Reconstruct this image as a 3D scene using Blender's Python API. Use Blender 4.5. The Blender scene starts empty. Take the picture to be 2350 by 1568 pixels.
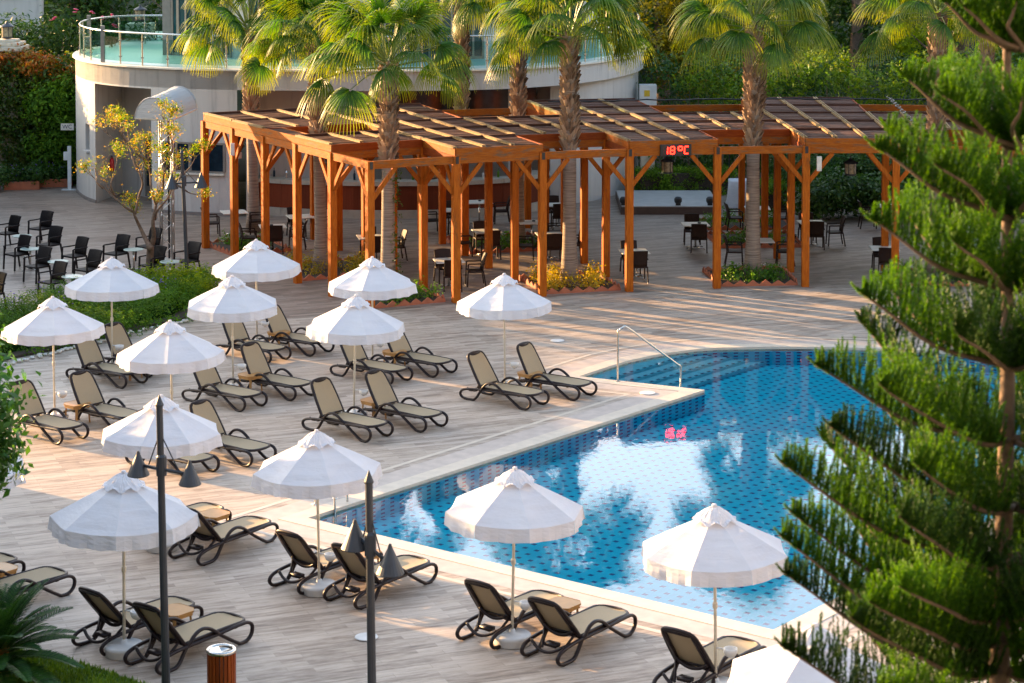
import bpy, math, random
import numpy as np
from mathutils import Vector, Matrix
from mathutils.geometry import tessellate_polygon
R = math.radians
C = bpy.context.scene.collection
SC = bpy.context.scene

# ------------------------------------------------------------------ camera
H, F, CX, PY = 10.8, 5000.0, 1175.0, 17.0
TH = math.atan(0.055)
cam = bpy.data.cameras.new('camera'); co = bpy.data.objects.new('camera', cam); C.objects.link(co)
co.location = (0, 0, H); co.rotation_euler = (math.pi/2 - TH, 0, 0)
cam.sensor_width = 36; cam.lens = 36*F/2350; cam.shift_y = -(784-PY)/2350
cam.clip_start = 0.5; cam.clip_end = 3000
cam.dof.use_dof = True; cam.dof.focus_distance = 60; cam.dof.aperture_fstop = 4.5
SC.camera = co

# ------------------------------------------------------------------ light
SUN_AZ, SUN_EL = -55.0, 10.0
w = bpy.data.worlds.new("World"); SC.world = w; w.use_nodes = True
nt = w.node_tree; sky = nt.nodes.new('ShaderNodeTexSky'); sky.sky_type = 'NISHITA'; sky.sun_disc = False
sky.sun_elevation = R(SUN_EL); sky.sun_rotation = R(SUN_AZ); sky.air_density = 1.0; sky.dust_density = 3.0
# cloud bank added low over the far side to whiten the pool's reflection
_n, _l = nt.nodes, nt.links
def _m(op, a, b=None, c=None, cl=False):
    k = _n.new('ShaderNodeMath'); k.operation = op; k.use_clamp = cl
    for i, x in enumerate((a, b, c)):
        if x is None: continue
        if isinstance(x, (int, float)): k.inputs[i].default_value = x
        else: _l.new(x, k.inputs[i])
    return k.outputs[0]
_tc = _n.new('ShaderNodeTexCoord'); _sp = _n.new('ShaderNodeSeparateXYZ'); _l.new(_tc.outputs['Generated'], _sp.inputs[0])
_mp = _n.new('ShaderNodeMapping'); _mp.inputs['Scale'].default_value = (2,2,7); _l.new(_tc.outputs['Generated'], _mp.inputs[0])
_nz = _n.new('ShaderNodeTexNoise'); _nz.inputs['Scale'].default_value = 1.6; _nz.inputs['Detail'].default_value = 6; _l.new(_mp.outputs[0], _nz.inputs['Vector'])
_e = _m('MULTIPLY', _m('MULTIPLY_ADD', _sp.outputs[2], 12.0, -1.2, True), _m('MULTIPLY_ADD', _sp.outputs[2], -6.0, 3.4, True))
_s = _m('MULTIPLY_ADD', _sp.outputs[1], 1.6, .1, True)
_f = _m('MULTIPLY', _m('MULTIPLY', _e, _s), _m('MULTIPLY_ADD', _nz.outputs['Fac'], 2.2, -.1, True), None, True)
_mx = _n.new('ShaderNodeMix'); _mx.data_type = 'RGBA'; _l.new(_f, _mx.inputs['Factor']); _l.new(sky.outputs[0], _mx.inputs['A']); _mx.inputs['B'].default_value = (5.1, 5.1, 5.3, 1)
_l.new(_mx.outputs['Result'], _n['Background'].inputs[0])
nt.nodes['Background'].inputs[1].default_value = 0.15
sl = bpy.data.lights.new('sun', 'SUN'); so = bpy.data.objects.new('sun', sl); C.objects.link(so)
sl.energy = 4.0; sl.angle = R(0.5); sl.color = (1.0, 0.60, 0.27)
sd = Vector((math.sin(R(SUN_AZ))*math.cos(R(SUN_EL)), math.cos(R(SUN_AZ))*math.cos(R(SUN_EL)), math.sin(R(SUN_EL))))
so.rotation_euler = (-sd).to_track_quat('-Z', 'Y').to_euler()
SC.view_settings.view_transform = 'Standard'; SC.view_settings.look = 'None'
SC.view_settings.exposure = 2.45; SC.view_settings.gamma = 1
cy = SC.cycles
cy.max_bounces = 8; cy.diffuse_bounces = 3; cy.glossy_bounces = 3; cy.transparent_max_bounces = 16
cy.transmission_bounces = 4; cy.caustics_reflective = False; cy.caustics_refractive = False
cy.use_denoising = True; cy.sample_clamp_indirect = 6

def G(u, v, z=0.0):
    """ground (or height z) point seen at a place of the 2350 px wide frame"""
    a, b = (u-CX)/F, (v-PY)/F
    d = Vector((a, math.cos(TH) - b*math.sin(TH), -math.sin(TH) - b*math.cos(TH)))
    t = (z-H)/d.z
    return Vector((d.x*t, d.y*t, z))

# ------------------------------------------------------------------ helpers
class MB:
    def __init__(s): s.v = []; s.f = []; s.uv = None
    def add(s, vs, fs):
        n = len(s.v); s.v += [tuple(p) for p in vs]; s.f += [tuple(i+n for i in f) for f in fs]
    def box(s, c, d, rz=0.0):
        cx, cy_, cz = c; a, b, e = d[0]/2, d[1]/2, d[2]/2; co_, si = math.cos(rz), math.sin(rz)
        vs = [(cx+x*a*co_-y*b*si, cy_+x*a*si+y*b*co_, cz+z*e) for z in (-1, 1) for x, y in ((-1,-1),(1,-1),(1,1),(-1,1))]
        s.add(vs, [(3,2,1,0),(4,5,6,7),(0,1,5,4),(1,2,6,5),(2,3,7,6),(3,0,4,7)])
    def beam(s, p, q, w_, h_, up=(0,0,1)):
        p, q = Vector(p), Vector(q); d = (q-p).normalized(); u = Vector(up)
        x = d.cross(u)
        if x.length < 1e-4: x = Vector((1,0,0))
        x.normalize(); y = x.cross(d).normalized(); x *= w_/2; y *= h_/2
        vs = [p-x-y, p+x-y, p+x+y, p-x+y, q-x-y, q+x-y, q+x+y, q-x+y]
        s.add(vs, [(0,1,2,3),(7,6,5,4),(4,5,1,0),(5,6,2,1),(6,7,3,2),(7,4,0,3)])
    def tube(s, pts, r, n=8, closed=False, sx=1.0, ref=None):
        pts = [Vector(p) for p in pts]; m = len(pts)
        rr = r if isinstance(r, (list, tuple)) else [r]*m
        base = len(s.v); nrm = None
        for i, p in enumerate(pts):
            a = pts[(i-1) % m] if (closed or i > 0) else p; b = pts[(i+1) % m] if (closed or i < m-1) else p
            d = (b-a).normalized()
            if ref is not None: nrm = Vector(ref)
            elif nrm is None: nrm = Vector((0,0,1)) if abs(d.z) < .9 else Vector((1,0,0))
            nrm = (nrm - d*nrm.dot(d)).normalized(); bn = d.cross(nrm)
            for k in range(n):
                t = 2*math.pi*k/n
                s.v.append(tuple(p + (nrm*math.cos(t)*sx + bn*math.sin(t))*rr[i]))
        for i in range(m if closed else m-1):
            for k in range(n):
                k2 = (k+1) % n; j = (i+1) % m
                s.f.append((base+i*n+k, base+i*n+k2, base+j*n+k2, base+j*n+k))
        if not closed:
            s.f.append(tuple(base+k for k in range(n))[::-1]); s.f.append(tuple(base+(m-1)*n+k for k in range(n)))
    def lathe(s, prof, n=20, c=(0,0,0)):
        b = len(s.v)
        for r_, z in prof:
            for k in range(n):
                t = 2*math.pi*k/n; s.v.append((c[0]+r_*math.cos(t), c[1]+r_*math.sin(t), c[2]+z))
        for i in range(len(prof)-1):
            for k in range(n):
                k2 = (k+1) % n; s.f.append((b+i*n+k, b+i*n+k2, b+(i+1)*n+k2, b+(i+1)*n+k))
        s.f.append(tuple(b+k for k in range(n))[::-1]); s.f.append(tuple(b+(len(prof)-1)*n+k for k in range(n)))
    def prism(s, poly, z0, z1):
        n = len(poly); b = len(s.v)
        s.v += [(p[0], p[1], z0) for p in poly] + [(p[0], p[1], z1) for p in poly]
        tri = tessellate_polygon([[Vector((p[0], p[1], 0)) for p in poly]])
        for t in tri: s.f.append(tuple(b+i for i in t)); s.f.append(tuple(b+n+i for i in t)[::-1])
        for i in range(n): j = (i+1) % n; s.f.append((b+i, b+j, b+n+j, b+n+i))
    def build(s, name, mat, parent=None, smooth=False, world=False):
        me = bpy.data.meshes.new(name); me.from_pydata(s.v, [], s.f); me.update()
        if smooth: me.polygons.foreach_set('use_smooth', [True]*len(me.polygons))
        me.materials.append(mat)
        return link(name, me, parent, world)
def link(name, me, parent=None, world=False):
    o = bpy.data.objects.new(name, me); C.objects.link(o)
    if parent:
        o.parent = parent
        if world:
            p = parent; off = Vector((0,0,0))
            while p: off += p.location; p = p.parent
            o.location = -off
    return o
def bev(o, wd=.008, seg=2):
    m = o.modifiers.new('bevel', 'BEVEL'); m.width = wd; m.segments = seg; m.limit_method = 'ANGLE'; return o
def tag(o, label=None, cat=None, group=None, kind=None):
    if label: o['label'] = label
    if cat: o['category'] = cat
    if group: o['group'] = group
    if kind: o['kind'] = kind
    return o
def thing(name, label, cat, loc=(0,0,0), rz=0.0, group=None):
    o = bpy.data.objects.new(name, None); C.objects.link(o); o.location = loc; o.rotation_euler = (0,0,rz)
    o.empty_display_size = .2
    return tag(o, label, cat, group)
def dup(root, loc, rz=0.0, label=None, group=None, scale=None):
    def cp(o, par):
        c = o.copy(); C.objects.link(c); c.parent = par
        for ch in kids.get(o.name, []): cp(ch, c)
        return c
    kids = {}
    for o in C.objects:
        if o.parent: kids.setdefault(o.parent.name, []).append(o)
    r = cp(root, None); r.location = loc; r.rotation_euler = (0,0,rz)
    if label: r['label'] = label
    if group: r['group'] = group
    if scale: r.scale = scale
    return r
class Kind:
    """first placing moves the prototype, the next ones copy it"""
    def __init__(s, proto): s.p = proto; s.used = False; s.kids = None
    def put(s, loc, rz, label, group=None, scale=None):
        if not s.used:
            s.used = True; o = s.p; o.location = loc; o.rotation_euler = (0,0,rz); o['label'] = label
            if group: o['group'] = group
            if scale: o.scale = scale
            s.tree = True
            return o
        return dup(s.p, loc, rz, label, group, scale or (1,1,1))

# ------------------------------------------------------------------ materials
def mat(name):
    m = bpy.data.materials.new(name); m.use_nodes = True; n = m.node_tree.nodes; l = m.node_tree.links
    return m, n, l, n['Principled BSDF']
def ramp(n, l, src, stops):
    r = n.new('ShaderNodeValToRGB'); e = r.color_ramp.elements
    while len(e) < len(stops): e.new(.5)
    for i, (p, c) in enumerate(stops): e[i].position = p; e[i].color = (*c, 1)
    l.new(src, r.inputs[0]); return r
def math_(n, l, op, a, b=None, c=None):
    m = n.new('ShaderNodeMath'); m.operation = op
    for i, x in enumerate((a, b, c)):
        if x is None: continue
        if isinstance(x, (int, float)): m.inputs[i].default_value = x
        else: l.new(x, m.inputs[i])
    return m.outputs[0]
def simple(name, col, rough=.5, metal=0.0, noise=.12, scale=6.0, coat=0.0, spec=.5, bump=0.0):
    m, n, l, b = mat(name)
    tc = n.new('ShaderNodeTexCoord'); nz = n.new('ShaderNodeTexNoise'); nz.inputs['Scale'].default_value = scale
    nz.inputs['Detail'].default_value = 4; l.new(tc.outputs['Object'], nz.inputs['Vector'])
    lo = tuple(max(0, c*(1-noise)) for c in col); hi = tuple(min(1, c*(1+noise)) for c in col)
    r = ramp(n, l, nz.outputs['Fac'], [(.3, lo), (.7, hi)]); l.new(r.outputs[0], b.inputs['Base Color'])
    b.inputs['Roughness'].default_value = rough; b.inputs['Metallic'].default_value = metal
    b.inputs['Specular IOR Level'].default_value = spec; b.inputs['Coat Weight'].default_value = coat
    if bump:
        bp = n.new('ShaderNodeBump'); bp.inputs['Strength'].default_value = bump; bp.inputs['Distance'].default_value = .01
        l.new(nz.outputs['Fac'], bp.inputs['Height']); l.new(bp.outputs[0], b.inputs['Normal'])
    return m
def emis(name, col, s):
    m, n, l, b = mat(name); b.inputs['Base Color'].default_value = (*[c*.3 for c in col], 1)
    b.inputs['Emission Color'].default_value = (*col, 1); b.inputs['Emission Strength'].default_value = s; return m
def leaf_mat(name, cols, trans=.45, rough=.45, tip=None):
    m, n, l, b = mat(name)
    ge = n.new('ShaderNodeNewGeometry')
    k = len(cols); r = ramp(n, l, ge.outputs['Random Per Island'], [(i/(k-1) if k > 1 else 0, c) for i, c in enumerate(cols)])
    col = r.outputs[0]
    tc = n.new('ShaderNodeTexCoord'); nz = n.new('ShaderNodeTexNoise'); nz.inputs['Scale'].default_value = 1.3
    l.new(tc.outputs['Object'], nz.inputs['Vector'])
    v = n.new('ShaderNodeHueSaturation'); l.new(col, v.inputs['Color'])
    l.new(math_(n, l, 'MULTIPLY_ADD', nz.outputs['Fac'], 1.2, .4), v.inputs['Value']); col = v.outputs[0]
    if tip:
        at = n.new('ShaderNodeAttribute'); at.attribute_name = 'tip'
        mx = n.new('ShaderNodeMix'); mx.data_type = 'RGBA'; l.new(at.outputs['Fac'], mx.inputs['Factor'])
        l.new(col, mx.inputs['A']); mx.inputs['B'].default_value = (*tip, 1); col = mx.outputs['Result']
    l.new(col, b.inputs['Base Color']); b.inputs['Roughness'].default_value = rough; b.inputs['Specular IOR Level'].default_value = .3
    tr = n.new('ShaderNodeBsdfTranslucent'); hs = n.new('ShaderNodeHueSaturation'); hs.inputs['Hue'].default_value = .485
    hs.inputs['Saturation'].default_value = 1.1; hs.inputs['Value'].default_value = 1.5
    l.new(col, hs.inputs['Color']); l.new(hs.outputs[0], tr.inputs[0])
    ms = n.new('ShaderNodeMixShader'); ms.inputs[0].default_value = trans
    l.new(b.outputs[0], ms.inputs[1]); l.new(tr.outputs[0], ms.inputs[2]); l.new(ms.outputs[0], n['Material Output'].inputs[0])
    return m
def cloth_mat(name, col, trans=.3):
    m, n, l, b = mat(name)
    tc = n.new('ShaderNodeTexCoord'); nz = n.new('ShaderNodeTexNoise'); nz.inputs['Scale'].default_value = 3; nz.inputs['Detail'].default_value = 6
    mp = n.new('ShaderNodeMapping'); mp.inputs['Scale'].default_value = (1,1,4)
    l.new(tc.outputs['Object'], mp.inputs[0]); l.new(mp.outputs[0], nz.inputs['Vector'])
    r = ramp(n, l, nz.outputs['Fac'], [(.3, tuple(c*.93 for c in col)), (.7, col)])
    l.new(r.outputs[0], b.inputs['Base Color']); b.inputs['Roughness'].default_value = .8; b.inputs['Specular IOR Level'].default_value = .2
    bp = n.new('ShaderNodeBump'); bp.inputs['Strength'].default_value = .6; bp.inputs['Distance'].default_value = .04
    l.new(nz.outputs['Fac'], bp.inputs['Height']); l.new(bp.outputs[0], b.inputs['Normal'])
    tr = n.new('ShaderNodeBsdfTranslucent'); tr.inputs[0].default_value = (*col, 1)
    ms = n.new('ShaderNodeMixShader'); ms.inputs[0].default_value = trans
    l.new(b.outputs[0], ms.inputs[1]); l.new(tr.outputs[0], ms.inputs[2]); l.new(ms.outputs[0], n['Material Output'].inputs[0])
    return m
def wood_mat(name, cols, scale=(3, 3, 3), rough=.55, worn=None, wornp=.62):
    m, n, l, b = mat(name)
    tc = n.new('ShaderNodeTexCoord'); mp = n.new('ShaderNodeMapping'); mp.inputs['Scale'].default_value = scale
    l.new(tc.outputs['Object'], mp.inputs[0])
    nz = n.new('ShaderNodeTexNoise'); nz.inputs['Scale'].default_value = 4; nz.inputs['Detail'].default_value = 8; nz.inputs['Roughness'].default_value = .65
    l.new(mp.outputs[0], nz.inputs['Vector'])
    r = ramp(n, l, nz.outputs['Fac'], [(.25, cols[0]), (.5, cols[1]), (.75, cols[2])]); col = r.outputs[0]
    ge = n.new('ShaderNodeNewGeometry'); hs = n.new('ShaderNodeHueSaturation'); l.new(col, hs.inputs['Color'])
    l.new(math_(n, l, 'MULTIPLY_ADD', ge.outputs['Random Per Island'], .5, .75), hs.inputs['Value']); col = hs.outputs[0]
    if worn:
        n2 = n.new('ShaderNodeTexNoise'); n2.inputs['Scale'].default_value = 1.7; n2.inputs['Detail'].default_value = 10; n2.inputs['Roughness'].default_value = .75
        l.new(mp.outputs[0], n2.inputs['Vector'])
        rr = ramp(n, l, n2.outputs['Fac'], [(wornp-.06, (0,0,0)), (wornp+.04, (1,1,1))])
        mx = n.new('ShaderNodeMix'); mx.data_type = 'RGBA'; l.new(rr.outputs[0], mx.inputs['Factor'])
        l.new(col, mx.inputs['A']); mx.inputs['B'].default_value = (*worn, 1); col = mx.outputs['Result']
    l.new(col, b.inputs['Base Color']); b.inputs['Roughness'].default_value = rough+.15; b.inputs['Specular IOR Level'].default_value = .15
    bp = n.new('ShaderNodeBump'); bp.inputs['Strength'].default_value = .3; bp.inputs['Distance'].default_value = .01
    l.new(nz.outputs['Fac'], bp.inputs['Height']); l.new(bp.outputs[0], b.inputs['Normal'])
    return m
def plank_mat(name, cols, ang, rough, w_=.95, h_=.155, mortar=(.2,.16,.13)):
    m, n, l, b = mat(name)
    tc = n.new('ShaderNodeTexCoord'); mp = n.new('ShaderNodeMapping'); mp.inputs['Rotation'].default_value = (0,0,-R(ang))
    l.new(tc.outputs['Object'], mp.inputs[0])
    br = n.new('ShaderNodeTexBrick'); br.offset = .37; br.inputs['Scale'].default_value = 1
    br.inputs['Brick Width'].default_value = w_; br.inputs['Row Height'].default_value = h_
    br.inputs['Mortar Size'].default_value = .004; br.inputs['Mortar Smooth'].default_value = .2
    br.inputs['Color1'].default_value = (0,0,0,1); br.inputs['Color2'].default_value = (1,1,1,1); br.inputs['Mortar'].default_value = (.5,.5,.5,1)
    l.new(mp.outputs[0], br.inputs['Vector'])
    st = n.new('ShaderNodeMapping'); st.inputs['Scale'].default_value = (1.6, 11, 1); l.new(mp.outputs[0], st.inputs[0])
    nz = n.new('ShaderNodeTexNoise'); nz.inputs['Scale'].default_value = 1.1; nz.inputs['Detail'].default_value = 7; nz.inputs['Roughness'].default_value = .7
    l.new(st.outputs[0], nz.inputs['Vector'])
    n2 = n.new('ShaderNodeTexNoise'); n2.inputs['Scale'].default_value = .35; n2.inputs['Detail'].default_value = 5; l.new(tc.outputs['Object'], n2.inputs['Vector'])
    f = math_(n, l, 'MULTIPLY_ADD', br.outputs['Color'], .27, math_(n, l, 'MULTIPLY_ADD', nz.outputs['Fac'], 1.3, math_(n, l, 'MULTIPLY_ADD', n2.outputs['Fac'], .34, -.50)))
    r = ramp(n, l, f, [(.16, cols[0]), (.48, cols[1]), (.78, cols[2])])
    mx = n.new('ShaderNodeMix'); mx.data_type = 'RGBA'; l.new(math_(n, l, 'MULTIPLY', br.outputs['Fac'], .55), mx.inputs['Factor'])
    l.new(r.outputs[0], mx.inputs['A']); mx.inputs['B'].default_value = (*mortar, 1)
    l.new(mx.outputs['Result'], b.inputs['Base Color'])
    l.new(math_(n, l, 'MULTIPLY_ADD', nz.outputs['Fac'], .25, rough+.02), b.inputs['Roughness']); b.inputs['Specular IOR Level'].default_value = .35
    bp = n.new('ShaderNodeBump'); bp.inputs['Strength'].default_value = .25; bp.inputs['Distance'].default_value = .004
    l.new(math_(n, l, 'SUBTRACT', nz.outputs['Fac'], br.outputs['Fac']), bp.inputs['Height']); l.new(bp.outputs[0], b.inputs['Normal'])
    return m

M = {}
M['deck'] = plank_mat('deck_tile', [(.19,.14,.105), (.45,.365,.29), (.59,.50,.415)], 22, .42)
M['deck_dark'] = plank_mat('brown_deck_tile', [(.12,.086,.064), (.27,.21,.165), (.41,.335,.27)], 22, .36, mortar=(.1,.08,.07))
M['coping'] = simple('coping_stone', (.62,.53,.42), .5, noise=.08, scale=5)
M['coping2'] = simple('coping_band', (.50,.42,.36), .5, noise=.12, scale=4)
M['white'] = simple('white_paint', (.56,.53,.49), .7, noise=.05, scale=2, bump=.1)
def streaked(name, col):
    m, n, l, b = mat(name); tc = n.new('ShaderNodeTexCoord'); mp = n.new('ShaderNodeMapping'); mp.inputs['Scale'].default_value = (2.2,2.2,.22); l.new(tc.outputs['Object'], mp.inputs[0])
    nz = n.new('ShaderNodeTexNoise'); nz.inputs['Scale'].default_value = 1.6; nz.inputs['Detail'].default_value = 9; nz.inputs['Roughness'].default_value = .7; l.new(mp.outputs[0], nz.inputs['Vector'])
    r = ramp(n, l, nz.outputs['Fac'], [(.28, tuple(c*.62 for c in col)), (.45, tuple(c*.93 for c in col)), (.7, col)]); l.new(r.outputs[0], b.inputs['Base Color'])
    b.inputs['Roughness'].default_value = .8; b.inputs['Specular IOR Level'].default_value = .2
    n2 = n.new('ShaderNodeTexNoise'); n2.inputs['Scale'].default_value = 25; l.new(tc.outputs['Object'], n2.inputs['Vector']); bp = n.new('ShaderNodeBump'); bp.inputs['Strength'].default_value = .25; bp.inputs['Distance'].default_value = .02
    l.new(n2.outputs['Fac'], bp.inputs['Height']); l.new(bp.outputs[0], b.inputs['Normal']); return m
M['white'] = streaked('white_render', (.58,.55,.51))
M['cream'] = simple('cream_trim', (.70,.64,.54), .7, noise=.06)
M['base_grey'] = simple('plinth_paint', (.22,.19,.17), .7)
M['terrace'] = simple('terrace_tile', (.42,.55,.50), .35, noise=.05, scale=2)
M['navy'] = simple('dark_glass', (.010,.022,.035), .08, noise=.3)
M['teal'] = simple('teal_window_glass', (.008,.055,.062), .06, noise=.4, scale=1.2)
M['frame'] = simple('window_frame_metal', (.25,.22,.19), .45, metal=.3)
M['steel'] = simple('brushed_steel', (.62,.60,.56), .25, metal=1, noise=.05)
M['lamp'] = simple('charcoal_metal', (.040,.046,.055), .45, metal=.2)
M['lampglass'] = simple('frosted_diffuser', (.5,.5,.48), .5)
M['brown'] = simple('lounger_resin', (.017,.010,.011), .42, noise=.1, spec=.3)
M['sling'] = simple('beige_sling', (.38,.295,.18), .75, noise=.06, scale=60)
M['slingback'] = simple('beige_sling_rear', (.34,.225,.085), .8, noise=.06, scale=60)
M['tan'] = simple('tan_resin', (.46,.24,.075), .45, noise=.1)
M['cloth'] = cloth_mat('white_canvas', (.78,.78,.81), .27)
M['pole'] = simple('cream_pole', (.66,.61,.50), .4)
M['basep'] = simple('white_plastic', (.68,.68,.66), .5, noise=.08)
M['wick'] = simple('black_wicker', (.011,.008,.008), .6, spec=.2, noise=.6, scale=90, bump=.6)
M['wickb'] = simple('brown_wicker', (.026,.013,.009), .55, spec=.25, noise=.6, scale=90, bump=.6)
M['foot'] = simple('metal_tip', (.6,.6,.6), .3, metal=.9)
M['ttop'] = simple('cream_table_top', (.68,.66,.59), .3, noise=.03)
M['gtop'] = simple('pale_green_table_top', (.50,.60,.52), .25, noise=.04)
M['post'] = wood_mat('orange_stained_wood', [(.22,.045,.003), (.34,.082,.005), (.44,.13,.010)], (6,6,.8), .5, worn=(.12,.055,.02), wornp=.63)
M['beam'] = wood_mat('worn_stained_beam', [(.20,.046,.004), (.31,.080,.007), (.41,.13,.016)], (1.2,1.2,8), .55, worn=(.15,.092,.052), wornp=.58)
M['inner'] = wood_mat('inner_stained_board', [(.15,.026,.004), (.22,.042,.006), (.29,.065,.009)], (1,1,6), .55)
M['slat'] = wood_mat('weathered_roof_board', [(.05,.022,.016), (.085,.038,.027), (.15,.068,.046)], (1.2,1.2,20), .6, worn=(.20,.06,.025), wornp=.66)
M['batten'] = wood_mat('pale_raw_batten', [(.15,.095,.048), (.27,.185,.095), (.40,.29,.16)], (2,2,14), .6)
M['black'] = simple('black_plastic', (.012,.012,.013), .4)
M['bark'] = simple('bark', (.16,.105,.07), .85, noise=.35, scale=14, bump=.8)
M['terra'] = simple('terracotta', (.40,.12,.055), .7, noise=.15)
M['soil'] = simple('soil', (.05,.035,.024), .95, noise=.4, scale=20)
M['counter'] = wood_mat('red_brown_cladding', [(.11,.022,.008), (.16,.033,.012), (.22,.05,.018)], (24,24,.4), .5)
M['marble'] = simple('travertine', (.42,.37,.30), .5, noise=.15, scale=4)
M['stone'] = simple('cream_stone', (.60,.52,.40), .8, noise=.15, scale=5, bump=.4)
M['pebble'] = simple('white_pebble', (.74,.72,.66), .7, noise=.15, scale=20)
M['binwood'] = wood_mat('bin_slats', [(.14,.025,.005), (.22,.045,.008), (.32,.08,.015)], (8,8,.6), .4)
M['red'] = simple('red_paint', (.6,.02,.015), .4)
M['alu'] = simple('aluminium_truss', (.55,.53,.50), .35, metal=.8)
M['tarp'] = cloth_mat('white_tarpaulin', (.50,.50,.49), .15)
M['stagetop'] = simple('stage_surface', (.40,.39,.37), .5, noise=.1, scale=3)
M['stageside'] = simple('stage_skirt', (.09,.06,.05), .7)
M['hotel'] = simple('hotel_render', (.24,.26,.30), .8)
M['grass'] = simple('lawn_green', (.075,.14,.018), .9, noise=.5, scale=9, bump=1)
M['earth'] = simple('earth_ground', (.03,.035,.018), .95, noise=.4, scale=1)
M['signblue'] = simple('teal_sign_board', (.02,.10,.13), .4)
M['signwhite'] = simple('white_lettering', (.8,.8,.78), .5)
M['signcream'] = simple('cream_sign_board', (.62,.58,.50), .5)
M['navypaint'] = simple('navy_lettering', (.02,.04,.10), .5)

# trunk of a fan palm
def palmtrunk_mat():
    m, n, l, b = mat('palm_trunk'); tc = n.new('ShaderNodeTexCoord'); mp = n.new('ShaderNodeMapping'); mp.inputs['Scale'].default_value = (1,1,26)
    l.new(tc.outputs['Object'], mp.inputs[0]); nz = n.new('ShaderNodeTexNoise'); nz.inputs['Scale'].default_value = 2; nz.inputs['Detail'].default_value = 6
    l.new(mp.outputs[0], nz.inputs['Vector']); r = ramp(n, l, nz.outputs['Fac'], [(.3, (.15,.105,.075)), (.55, (.29,.22,.165)), (.75, (.38,.30,.23))])
    l.new(r.outputs[0], b.inputs['Base Color']); b.inputs['Roughness'].default_value = .85
    bp = n.new('ShaderNodeBump'); bp.inputs['Strength'].default_value = .7; bp.inputs['Distance'].default_value = .02
    l.new(nz.outputs['Fac'], bp.inputs['Height']); l.new(bp.outputs[0], b.inputs['Normal']); return m
M['ptrunk'] = palmtrunk_mat()
M['boot'] = leaf_mat('palm_leaf_base', [(.16,.10,.06), (.29,.19,.12), (.40,.29,.19)], .08, .8)
M['palm'] = leaf_mat('fan_palm_leaf', [(.022,.085,.010), (.038,.12,.012), (.06,.15,.016)], .45, .42, tip=(.24,.26,.02))
M['palmdark'] = leaf_mat('fan_palm_leaf_shaded', [(.04,.11,.025), (.06,.15,.03), (.085,.18,.04)], .35, .45, tip=(.24,.25,.06))
M['hedge'] = leaf_mat('hedge_leaf', [(.035,.10,.004), (.065,.16,.006), (.12,.23,.010)], .35, .8)
M['ivy'] = leaf_mat('ivy_leaf', [(.025,.065,.010), (.055,.12,.016), (.14,.17,.02), (.05,.10,.012)], .4)
M['autumn'] = leaf_mat('autumn_leaf', [(.45,.10,.02), (.42,.20,.03), (.16,.18,.02), (.55,.16,.03)], .45)
M['dark'] = leaf_mat('dark_leaf', [(.018,.060,.010), (.036,.098,.014), (.07,.14,.02)], .3)
M['mid'] = leaf_mat('mid_leaf', [(.05,.12,.010), (.11,.20,.014), (.21,.28,.02)], .45)
M['clip'] = leaf_mat('clipped_leaf', [(.06,.14,.006), (.11,.21,.010), (.17,.28,.015)], .35, .7)
M['lime'] = leaf_mat('lime_leaf', [(.12,.20,.008), (.21,.30,.012), (.30,.38,.02)], .5, .7)
M['olive'] = leaf_mat('olive_leaf', [(.10,.11,.010), (.22,.20,.018), (.36,.31,.03)], .5)
M['yellow'] = leaf_mat('yellow_leaf', [(.36,.27,.02), (.50,.38,.03), (.20,.22,.02)], .4)
M['gold'] = leaf_mat('gold_leaf', [(.42,.24,.02), (.46,.32,.03), (.20,.25,.02), (.10,.20,.015)], .5)
M['bedgreen'] = leaf_mat('bed_leaf', [(.04,.12,.012), (.08,.20,.02), (.14,.27,.03)], .4)
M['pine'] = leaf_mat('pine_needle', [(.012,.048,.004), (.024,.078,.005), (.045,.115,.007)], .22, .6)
M['pinelit'] = leaf_mat('pine_needle_young_lit', [(.030,.10,.004), (.05,.15,.005), (.10,.24,.010)], .4, .6)  # brighter copy for young upper branches, lit look put into the colour
M['cycad'] = leaf_mat('cycad_leaf', [(.014,.05,.010), (.026,.085,.014), (.045,.12,.016)], .25, .3)
M['fore'] = leaf_mat('glossy_leaf', [(.03,.10,.018), (.05,.15,.022), (.09,.21,.03)], .35, .3)
M['petal'] = simple('pink_petal', (.6,.03,.12), .5)
M['violet'] = simple('violet_petal', (.16,.06,.42), .5)

# glass of the terrace rail
m, n, l, b = mat('rail_glass'); tr = n.new('ShaderNodeBsdfTransparent'); tr.inputs[0].default_value = (.62,.80,.76,1)
gl = n.new('ShaderNodeBsdfGlossy'); gl.inputs['Roughness'].default_value = .03; gl.inputs['Color'].default_value = (.8,.95,.92,1)
fr = n.new('ShaderNodeFresnel'); fr.inputs[0].default_value = 1.5; ms = n.new('ShaderNodeMixShader')
ge = n.new('ShaderNodeNewGeometry'); l.new(math_(n, l, 'MULTIPLY', fr.outputs[0], math_(n, l, 'SUBTRACT', 1.0, ge.outputs['Backfacing'])), ms.inputs[0]); l.new(tr.outputs[0], ms.inputs[1]); l.new(gl.outputs[0], ms.inputs[2]); l.new(ms.outputs[0], n['Material Output'].inputs[0])
M['glass'] = m
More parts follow.
